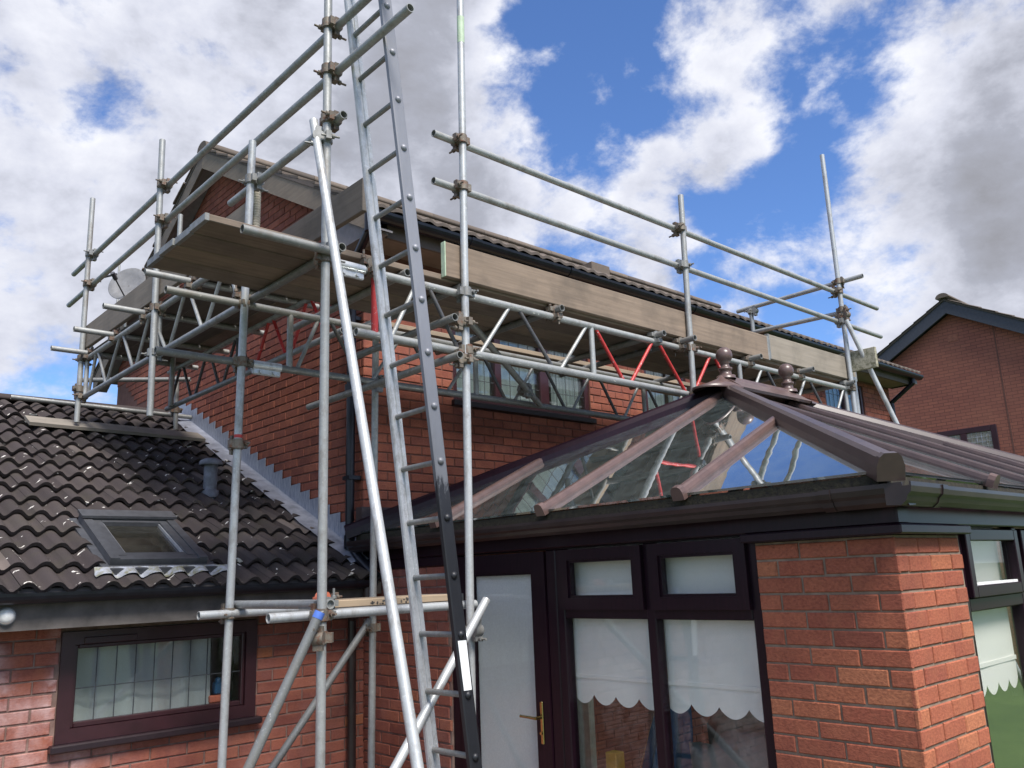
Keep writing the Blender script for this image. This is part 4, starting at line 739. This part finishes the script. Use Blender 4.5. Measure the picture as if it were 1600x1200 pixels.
zz = [(-1.83, -1.72), (-1.50, -1.60), (-1.40, -1.25), (-1.175, -1.09)]
IN = [(-.93, -.78, G_), (-.45, -.68, Dk), (-.35, -.10, G_), (.22, -.02, Dk), (.32, .58, G_), (.90, .66, Dk), (1.0, 1.26, G_), (1.58, 1.34, Dk), (1.68, 1.94, G_), (2.26, 2.02, Dk), (2.36, 2.62, G_), (2.95, 2.70, Dk), (3.05, 3.30, G_), (3.62, 3.38, Dk), (3.72, 3.98, G_), (4.3, 4.06, Dk)]
lattice('X', -0.66, (-1.80, -1.84), (4.75, 4.75), 3.215, 3.598, IN, [(-.985, G_), (.60, G_), (2.66, G_)], 'galvanised_dull')
lattice('Y', -1.27, (2.80, 2.77), (-0.62, -0.52), 3.632, 3.996, [(2.66, 2.50, G_), (2.17, 2.44, G_), (2.17 - .03, 1.86, G_), (1.49, 1.77, G_), (1.405, 1.17, G_), (.78, 1.08, G_), (.68, .44, G_), (.10, .35, G_), (.01, -.25, G_), (-.5, -.32, G_)], [(2.765, 'galvanised_pale'), (.93, G_)], 'galvanised')
IN2 = [(y, y - (.26 if i % 2 == 0 else -.0), Dk) for i, y in enumerate([])]
d2 = []; y = 2.72
while y > -0.3: q_ = Rd if y < 1.0 else Dk; d2 += [(y, y - .22, q_), (y - .52, y - .30, q_)]; y -= .62
lattice('Y', -0.50, (2.78, 2.80), (-0.45, -0.52), 3.60, 3.965, d2, [(2.74, 'orange_rust'), (1.2, Dk)], 'galvanised')
# ledgers, transoms, putlogs
tube('ledger', (-1.60, YF + .05, 3.588), (-1.0, YF + .05, 3.588), 'galvanised_dull') if False else None
TRS = [(-1.62, -1.95, -.35), (-1.30, -2.02, -.45), (0.50, -1.72, -.3), (1.605, -1.74, -.3), (1.92, -1.80, -.3), (2.916, -1.78, -.3), (3.78, -1.80, -.3), (4.70, -1.75, -.3), (-0.33, -1.66, -.2), (-.75, -1.66, -.2)]
for x, ya, yb in TRS[2:]: tube('transom', (x, ya, 3.636), (x, yb, 3.636), 'galvanised_dull')
tube('transom', (XL + .055, -1.775, 3.635), (XL + .055, -0.30, 3.635), 'galvanised_dull')
tube('ledger', (-1.82, -1.735, 3.610), (-1.30, -1.735, 3.612), 'galvanised_dull')
tube('ledger', (-1.30, -1.645, 3.588), (-1.075, -1.645, 3.588), 'galvanised_dull')
for y, xa in ((2.706, -1.60), (1.975, -1.61), (1.21, -1.61), (0.287, -1.615)): tube('transom', (xa, y, 4.035), (-0.25, y, 4.035))
tube('transom', (-1.10, 3.62, 3.98), (-0.2, 3.0, 3.98), 'galvanised_dull'); 
tube('ledger', (-1.70, 3.62, 3.735), (-0.02, 3.40, 3.66), 'galvanised_dull')
tube('ledger', (-0.445, 0.06, 3.148), (-0.445, -1.76, 3.152), 'galvanised_dull'); tube('transom', (-0.47, -1.75, 3.386), (-0.47, -0.55, 3.386), 'galvanised_dull')
tube('brace', (0.02, -1.28, 3.58), (1.22, -0.72, 3.21), 'galvanised_dull')
tube('ledger', (-1.515, -0.655, 1.70), (-0.22, -0.60, 1.70), 'galvanised_pale'); tube('ledger', (-1.577, -1.635, 1.697), (-0.28, -1.635, 1.70), 'galvanised_pale'); tube('transom', (-1.262, -0.55, 1.748), (-1.262, -1.68, 1.748)); tube('transom', (-0.33, -0.5, 1.70), (-0.33, -1.61, 1.70))
# rakers and braces
tube('raker', (-1.535, -3.24, -0.46), (-1.372, -1.632, 4.42), 'galvanised_pale'); tube('raker', (6.10, -2.75, -0.48), (4.69, -1.75, 4.29), 'galvanised_pale') 
b1 = tube('brace', (-2.32, -1.40, -0.46), (-1.371, -1.765, 1.715), 'galvanised_dull'); MB().tube((-1.3834, -1.7602, 1.6866), (-1.3700, -1.7654, 1.7173), .0262, n=16, inner=.86).build('tube_cap', 'blue_plastic', b1)
tube('brace', (-1.78, -0.16, -0.46), (-0.285, -0.53, 1.60), 'galvanised_dull'); tube('brace', (-2.55, -2.32, -0.46), (-0.335, -1.80, 1.725), 'galvanised_pale')
# couplers
def coupler_mesh():
    b = MB(); b.tube((0, 0, -.027), (0, 0, .027), .0345, n=14); b.tube((-.027, .05, 0), (.027, .05, 0), .0345, n=14); b.box((-.024, .012, -.024), (.024, .04, .024))
    b.tube((0, 0, -.032), (0, 0, -.026), .030, n=14); b.tube((0, 0, .026), (0, 0, .032), .030, n=14)
    for s_ in (-1, 1): b.box((s_ * .028, -.015, -.024), (s_ * .058, .015, .024)); b.box((-.024, .036, s_ * .028), (.024, .066, s_ * .058))
    b.tube((.046, -.062, .004), (.046, .04, .004), .0065, n=8); b.tube((.046, -.034, .004), (.046, -.018, .004), .0145, n=6); b.tube((.004, .125, .046), (.004, .01, .046), .0065, n=8); b.tube((.004, .09, .046), (.004, .074, .046), .0145, n=6)
    return b.mesh('coupler', 'coupler_rusty')
CM = coupler_mesh()
CM2 = CM.copy(); CM2.materials.clear(); CM2.materials.append(MATS['galvanised_dull'])
ncp = 0
def coupler(p, a, off, twist=False):
    global ncp
    a = V(a).normalized(); o = V(off).normalized(); o = (o - a * o.dot(a)).normalized(); x = o.cross(a)
    if random.random() < .5: a, x = -a, -x
    ob = link('coupler', CM if random.random() < .6 else CM2, S); ob.matrix_world = Matrix.Identity(4)
    ob.rotation_mode = 'QUATERNION'; ob.rotation_quaternion = Matrix((x, o, a)).transposed().to_quaternion(); ob.location = V(p) - wloc(S); ncp += 1
Z = (0, 0, 1)
for z in (5.035, 4.735, 4.425): coupler((XL, YF, z), Z, (1, 0, 0))
for z in (5.04, 4.735, 3.995, 3.632): coupler((XL, 0.92, z), Z, (1, 0, 0)); coupler((XL, 2.79, z), Z, (1, 0, 0))
for z, y in ((4.43, -0.725), (3.215, -0.68), (1.70, -0.63)): coupler((XL, y, z), Z, (1, 0, 0) if z > 4 else (0, 1, 0))
for z in (4.636, 4.304, 3.588, 3.215): coupler((-.33, YF, z), Z, (0, 1, 0)); coupler((2.02, YF, z), Z, (0, 1, 0)); coupler((4.75, YF, z), Z, (0, 1, 0))
coupler((-.345, YF, 3.386), Z, (-1, 0, 0)); coupler((-.349, YF, 3.15), Z, (-1, 0, 0)); coupler((XL, YF, 3.588), Z, (0, 1, 0)); coupler((XL, YF, 3.635), Z, (1, 0, 0)); coupler((XL, YF, 4.40 - .1), Z, (-1, .3, 0))
coupler((XL, -0.664, 2.70), Z, (0, 1, 0)); MB().tube((XL, -0.6665, 2.738), (XL, -0.6672, 2.758), TR + .001, n=16, caps=False).build('tape_band', 'red_paint', S); coupler((XL, YF, 1.697), Z, (0, 1, 0)); coupler((-.362, YF, 1.56), Z, (0, -1, 0)); coupler((XL, YF, 1.59), Z, (-.7, -.7, 0)); coupler((-.27, -.53, 1.55), Z, (0, 1, 0)); coupler((-.27, -.575, 3.215), Z, (0, -1, 0)); coupler((4.76, YF, 4.742), Z, (1, 0, 0)); coupler((4.755, YF, 4.43), Z, (1, 0, 0)); coupler((4.755, YF, 4.36), Z, (-.3, -1, 0)); coupler((4.80, -.607, 4.70), Z, (0, -1, 0))
for x in (0.5, 1.605, 1.92, 2.916, 3.78, 4.70): coupler((x, -1.64, 3.588), (1, 0, 0), (0, 0, 1))
for y in (2.706, 1.975, 1.21, .287): coupler((-1.27, y, 3.996), (0, 1, 0), (0, 0, 1))
coupler((-1.262, -1.635, 1.70), (1, 0, 0), (0, 0, 1)); coupler((-1.0, YF + .05, 3.588), (1, 0, 0), (0, 0, 1)); coupler((-1.32, -0.66, 3.598), (1, 0, 0), (0, 0, 1)); coupler((XL, 2.775, 3.70), Z, (0, 1, 0)); coupler((-.26, 3.2, 3.68), Z, (0, 1, 0)); coupler((1.0, -.82, 3.28), (.9, .3, -.3), (0, 1, 0))
# bright sleeve couplers
for p, q in (((-1.235, -1.64, 3.588), (-1.045, -1.64, 3.588)), ((-1.24, -.66, 3.215), (-1.05, -.66, 3.215))):
    b = MB(); b.tube(p, q, .030, n=16); m_ = (V(p) + V(q)) / 2; b.bbox((p[0], m_.y - .012, m_.z - .062), (q[0], m_.y + .012, m_.z - .02), .006)
    for x in (p[0] + .05, q[0] - .05): b.tube((x, m_.y - .028, m_.z - .044), (x, m_.y + .02, m_.z - .044), .012, n=8)
    b.build('sleeve_coupler', 'sleeve_bright', S)
# boards ------------------------------------------------------------------
def board(p, q, axis, mat, label, group, ends=None, band=True):
    b = MB(); b.bbox(p, q, .004); o = b.build('scaffold_board', mat); tag(o, label, 'scaffold board', group)
    lo = [min(a, c_) for a, c_ in zip(p, q)]; hi = [max(a, c_) for a, c_ in zip(p, q)]; i = 'XYZ'.index(axis)
    for k, end in enumerate((lo, hi)):
        a = list(lo); c_ = list(hi); t = .007 if (ends and ends[k] and hi[i] - lo[i] > 2) else (.05 if ends and ends[k] else .022)
        if k == 0: c_[i] = lo[i] + t; a[i] = lo[i] - .002
        else: a[i] = hi[i] - t; c_[i] = hi[i] + .002
        for j in range(3):
            if j != i: a[j] -= .0015; c_[j] += .0015
        if ends and ends[k]: MB().bbox(a, c_, .002).build('painted_end', ends[k], o)
        elif band: MB().bbox(a, c_, .002).build('end_band', 'galvanised_dull', o)
    return o
FB = 'boards of the platform along the front wall'
ord_ = ('outermost', 'second', 'third', 'innermost')
for i in range(4):
    y0 = -1.622 + i * .209; y1 = y0 + .197; dx = (0, .006, -.004, .005)[i]
    board((-1.965 + dx, y0, 3.661), (1.93 + dx, y1, 3.699), 'X', 'board_x', f'{ord_[i]} long brown scaffold board of the front platform, sticking out past the house corner', FB)
    board((1.94 + dx, y0, 3.661), (4.93 + dx, y1, 3.699), 'X', 'board_x', f'{ord_[i]} brown scaffold board on the far right half of the front platform', FB)
for i in range(2):
    y0 = -0.63 + i * .2; board((-0.30, y0 + .02, 3.661), (3.3, y0 + .215, 3.699), 'X', 'board_new', ('paler inside board nearest the front platform', 'paler inside board nearest the front house wall')[i], FB); board((3.31, y0 + .02, 3.661), (4.9, y0 + .215, 3.699), 'X', 'board_new', ('paler inside board at the far right end, away from the wall', 'paler inside board at the far right end, against the wall')[i], FB)
GB = 'boards of the platform along the gable'
for i in range(4):
    x0 = -1.225 + i * .23; board((x0, -0.40, 4.061), (x0 + .224, 2.95 - .05 * i, 4.099), 'Y', 'board_y', f'{ord_[i]} board of the raised gable platform, seen from below', GB)
board((-0.47, -1.664, 3.675), (3.26, -1.627, 3.902), 'X', 'board_x', 'long toe board on edge along the front guard rails, green painted left end', 'toe boards', ('green_paint', None))
board((3.265, -1.6635, 3.69), (4.95, -1.6275, 3.925), 'X', 'board_grey', 'greyer toe board on edge at the right end of the front platform', 'toe boards')
board((4.785, -1.96, 3.765), (4.825, -0.5, 3.975), 'Y', 'mossy_board', 'mossy end toe board poking out by the far right standard', 'toe boards', None, False)
board((-1.29, -0.62, 4.102), (-1.252, 2.90, 4.33), 'Y', 'board_y', 'toe board on edge along the outer side of the gable platform', 'toe boards')
board((-0.905, -1.41, 4.082), (-0.868, 0.6, 4.305), 'Y', 'board_y', 'short toe board on edge whose end points at the ladder, above the platform corner', 'toe boards', None, False)
board((-1.06, -1.50, 3.7005), (-0.62, -1.42, 3.732), 'X', 'board_new', 'narrow batten with green left end lying on the front platform', None, ('green_paint', None), False)
board((-0.72, -1.34, 3.7005), (-0.50, -1.22, 3.734), 'X', 'board_new', 'short offcut with green right end lying behind the ladder', None, (None, 'green_paint'), False)
board((-1.28, -1.60, 1.7245), (-0.34, -1.385, 1.7625), 'X', 'board_new', 'near board of the small low platform behind the ladder', 'boards of the low ladder platform'); board((-1.22, -1.38, 1.7245), (-0.36, -1.165, 1.7625), 'X', 'board_new', 'back board of the small low platform behind the ladder', 'boards of the low ladder platform')
b = MB(); rr = random.Random(4)
for i in range(26): x = -0.98 + .26 * rr.random(); z = 1.729 + .022 * rr.random(); b.box((x, -1.6013, z), (x + .006 + .008 * rr.random(), -1.6002, z + .004 + .006 * rr.random()))
b.build('stencil_marks', 'wood_print', [o for o in bpy.data.objects if o.get('label', '').startswith('near board of the small')][0])['kind'] = 'stuff'
yp = 2.93; zp = EI + ES * 2.80 + .042
b = MB(); P = [V((-1.70, 2.80, zp)), V((-.14, 2.70, zp - .045)), V((-.14, 2.915, zp + .05)), V((-1.70, 3.015, zp + .096))]; b.poly(P, (0, -.012, .028)); o = tag(b.build('scaffold_board', 'board_grey'), 'sole board lying across the tiled roof under the far standards', 'scaffold board')
# loose fitting, rope
LC = thing('loose_coupler', (-1.08, -1.30, 1.7626), 'loose rusty red coupler lying on the low platform boards', 'coupler')
b = MB(); pts = [(.045, 0), (.045, .016), (.030, .018), (.022, .034), (.010, .042), (-.010, .042), (-.022, .034), (-.030, .018), (-.045, .016), (-.045, 0)]; b.prof((-1.08, -1.33, 1.763), (-1.10, -1.27, 1.763), pts); b.build('body', 'orange_rust', LC)
b = MB(); b.tube((-1.04, -1.31, 1.776), (-0.97, -1.30, 1.776), .007, n=8); b.tube((-1.01, -1.306, 1.776), (-0.995, -1.304, 1.776), .014, n=6); b.beam((-1.03, -1.29, 1.785), (-0.985, -1.28, 1.795), .02, .012); b.build('bolt', 'coupler_rusty', LC)
b = MB(); prof = []
for i in range(19): prof += [(.022, i * .018), (.030, i * .018 + .006), (.030, i * .018 + .012)]
b.lathe((-1.218, -0.60, 4.085), prof, 14); tag(b.build('rope_coil', 'rope'), 'pale twisted rope hanging upright from the short guard rail by the platform corner', 'rope')

# ================================================================== ladder
LA = thing('ladder', (-0.70, -2.0, -0.46), 'long pole ladder with one silver and one worn black stile', 'ladder')
T0 = V((-1.223, -1.823, 4.931)); ST = V((0.0287, -0.0072, -0.2791)); RV = V((0, -0.3095, 0.004))
top = T0 - ST * 4.2; bot = T0 + ST * ((4.931 + 0.46) / 0.2791)
dl = (bot - top).normalized()
def stile(o, mat, n1, name='stile'):
    b = MB(); s_ = dl.cross(V((0, 1, 0))).normalized(); 
    if n1: pts = [(-.030, -.016), (.030, -.016), (.034, -.008), (.034, .008), (.030, .016), (.008, .016), (.004, .010), (-.004, .010), (-.008, .016), (-.030, .016), (-.034, .008), (-.034, -.008)]
    else: pts = [(-.032, -.015), (.032, -.015), (.036, -.010), (.036, .012), (.030, .016), (-.030, .016), (-.036, .012), (-.036, -.010)]
    b.prof(top + o, bot + o, pts, (0, -1, 0)); return b.build(name, mat, LA)
stile(V((0, .008, 0)), 'aluminium', True); bs = stile(RV - V((0, .008, 0)), 'worn_stile', False)
tag(bs, 'worn black painted stile')
k = -4
while True:
    p = T0 + ST * k
    if p.z < -0.2: break
    MB().tube(p + V((0, .012, 0)), p + RV, .0145, n=12).build('rung', 'galvanised_dull', LA)
    q = p + RV - V((0, .024, 0)); MB().lathe(q, [(.019, 0), (.019, .004), (.013, .011), (.001, .014)], 12, (0, -1, 0)).build('rivet', 'worn_stile', bs); k += 1
p = T0 + ST * 12.10 + RV - V((0, .0255, 0)); b = MB(); b.poly([p + V((-.026, 0, 0)), p + V((.026, 0, 0)), p + ST * .82 + V((.024, 0, 0)), p + ST * .82 + V((-.024, 0, 0))], (0, -.001, 0)); b.build('white_label', 'sticker_white', LA)

# ================================================================== neighbour
NB = thing('neighbour_house', (17.0, 1.46, -0.5), 'neighbouring red brick house with dark barge boards and tiled gable roof', 'house')
NX, NY, NZ, NS = 17.0, 1.46, 7.80, 0.575
b = MB(); b.poly([(NX, 6.2, -.5), (NX, -3.3, -.5), (NX, -3.3, NZ - .33 - NS * 4.76), (NX, NY, NZ - .33), (NX, 6.2, NZ - .33 - NS * 4.74)], (7, 0, 0)); b.build('gable_wall', 'brick_far', NB)
b = MB(); b.poly([(NX - .25, -3.7, NZ - NS * 5.16), (NX - .25, NY, NZ), (NX - .25, 6.62, NZ - NS * 5.16), (NX - .25, 6.62, NZ - NS * 5.16 - .06), (NX - .25, NY, NZ - .06), (NX - .25, -3.7, NZ - NS * 5.16 - .06)], (7.4, 0, 0)); NR = b.build('roof', 'roof_tile_house', NB)
tile_slope(NX - .28, NX + 7.2, -3.75, NY, lambda y: NZ - NS * (NY - y) + .0, .32, .30, 4, 'tile_courses', 'roof_tile_house', NR); tile_slope(NX - .28, NX + 7.2, 6.67, NY, lambda y: NZ - NS * (y - NY) + .0, .32, .30, 4, 'tile_courses', 'roof_tile_house', NR, -1)
for i in range(16): b = MB(); x = NX - .32 + .46 * i; b.prof((x, NY, NZ + .05), (x + .455, NY, NZ + .05), [(.15 * math.cos(t), .11 * math.sin(t) - .05) for t in [math.pi * k / 8 for k in range(9)]], smooth=True); b.build('ridge_tile', 'roof_tile_house', NR)
for y1 in (-3.7, 6.62): b = MB(); s_ = abs(y1 - NY); b.poly([(NX - .22, NY, NZ - .06), (NX - .22, NY, NZ - .36), (NX - .22, y1, NZ - .36 - NS * s_), (NX - .22, y1, NZ - .06 - NS * s_)], (.04, 0, 0)); b.build('barge_board', 'slate_barge', NB); b = MB(); b.poly([(NX - .18, NY, NZ - .30), (NX - .002, NY, NZ - .30), (NX - .002, y1, NZ - .30 - NS * s_), (NX - .18, y1, NZ - .30 - NS * s_)], (0, 0, .02)); b.build('verge_soffit', 'slate_barge', NB)
b = MB(); b.box((NX - .012, 1.36, 6.80), (NX, 1.585, 6.95)); b.build('air_brick', 'brick_plain', NB)
b = MB(); b.box((NX - .006, 0.58, -.5), (NX + .002, 0.61, 7.0)); b.build('movement_joint', 'mortar_red', NB)
def nwin():
    y0, y1, z0, z1 = 0.86, 2.27, 3.5, 4.74; b = MB(); f = .13; b.bbox((NX - .03, y0, z0), (NX + .06, y0 + f, z1), .01).bbox((NX - .03, y1 - f, z0), (NX + .06, y1, z1), .01).bbox((NX - .029, y0 + f, z1 - f), (NX + .06, y1 - f, z1), .01).bbox((NX - .029, y0 + f, z0), (NX + .06, y1 - f, z0 + f), .01); W = b.build('window', 'maroon_upvc', NB)
    MB().bbox((NX - .035, 1.50, z0 + f), (NX + .06, 1.64, z1 - f), .01).build('mullion', 'maroon_upvc', W)
    for a, c_ in ((y0 + f, 1.50), (1.64, y1 - f)):
        MB().box((NX - .012, a, z0 + f), (NX - .006, c_, z1 - f)).build('pane', 'window_glass', W); b = MB()
        for k in range(1, 5): y = a + (c_ - a) * k / 5; b.box((NX - .018, y - .006, z0 + f), (NX - .0125, y + .006, z1 - f))
        for k in range(1, 9): z = z0 + f + (z1 - z0 - 2 * f) * k / 9; b.box((NX - .0185, a, z - .006), (NX - .013, c_, z + .006))
        b.build('leading', 'lead_lichen', W); b = MB(); b.box((NX - .004, a, z0 + f), (NX - .001, c_, z1 - f)); b.build('curtain', 'cream_wall', W)
nwin()

# ================================================================== garden seen only in the glass: hedge and bare trees
def tree(x, y, h, seed, leafy, label):
    rr = random.Random(seed); t = thing('garden_tree', (x, y, -.5), label, 'tree', 'garden trees'); b = MB(); lv = MB()
    def grow(p, d, l, r, dep):
        q = p + d * l; b.tube(p, q, r, r * .68, n=7 if dep < 2 else 5, caps=False)
        if dep >= 4 or (leafy and dep >= 3):
            if leafy:
                for _ in range(26):
                    c_ = q + V((rr.gauss(0, .35), rr.gauss(0, .35), rr.gauss(0, .3))); u = V((rr.gauss(0, 1), rr.gauss(0, 1), rr.gauss(0, 1))).normalized() * .09; v = u.orthogonal().normalized() * .055; lv.add([c_ - u, c_ + v, c_ + u, c_ - v], [(0, 1, 2, 3)])
            return
        for _ in range(3 if dep else 4):
            nd = (d + V((rr.uniform(-.8, .8), rr.uniform(-.8, .8), rr.uniform(-.1, .5)))).normalized(); grow(q, nd, l * rr.uniform(.62, .82), r * .62, dep + 1)
    grow(V((x, y, -.5)), V((0, 0, 1)), h * .3, h * .022, 0); b.build('trunk', 'bark', t)
    if leafy: lv.build('crown', 'leaf', t)
tree(13, -15, 9, 1, False, 'tall bare garden tree mirrored in the far upstairs window'); tree(5.5, -13, 6, 2, True, 'leafy green garden tree mirrored in the garden side windows'); tree(9.5, -12, 5.5, 5, True, 'second leafy garden tree mirrored beside the first')
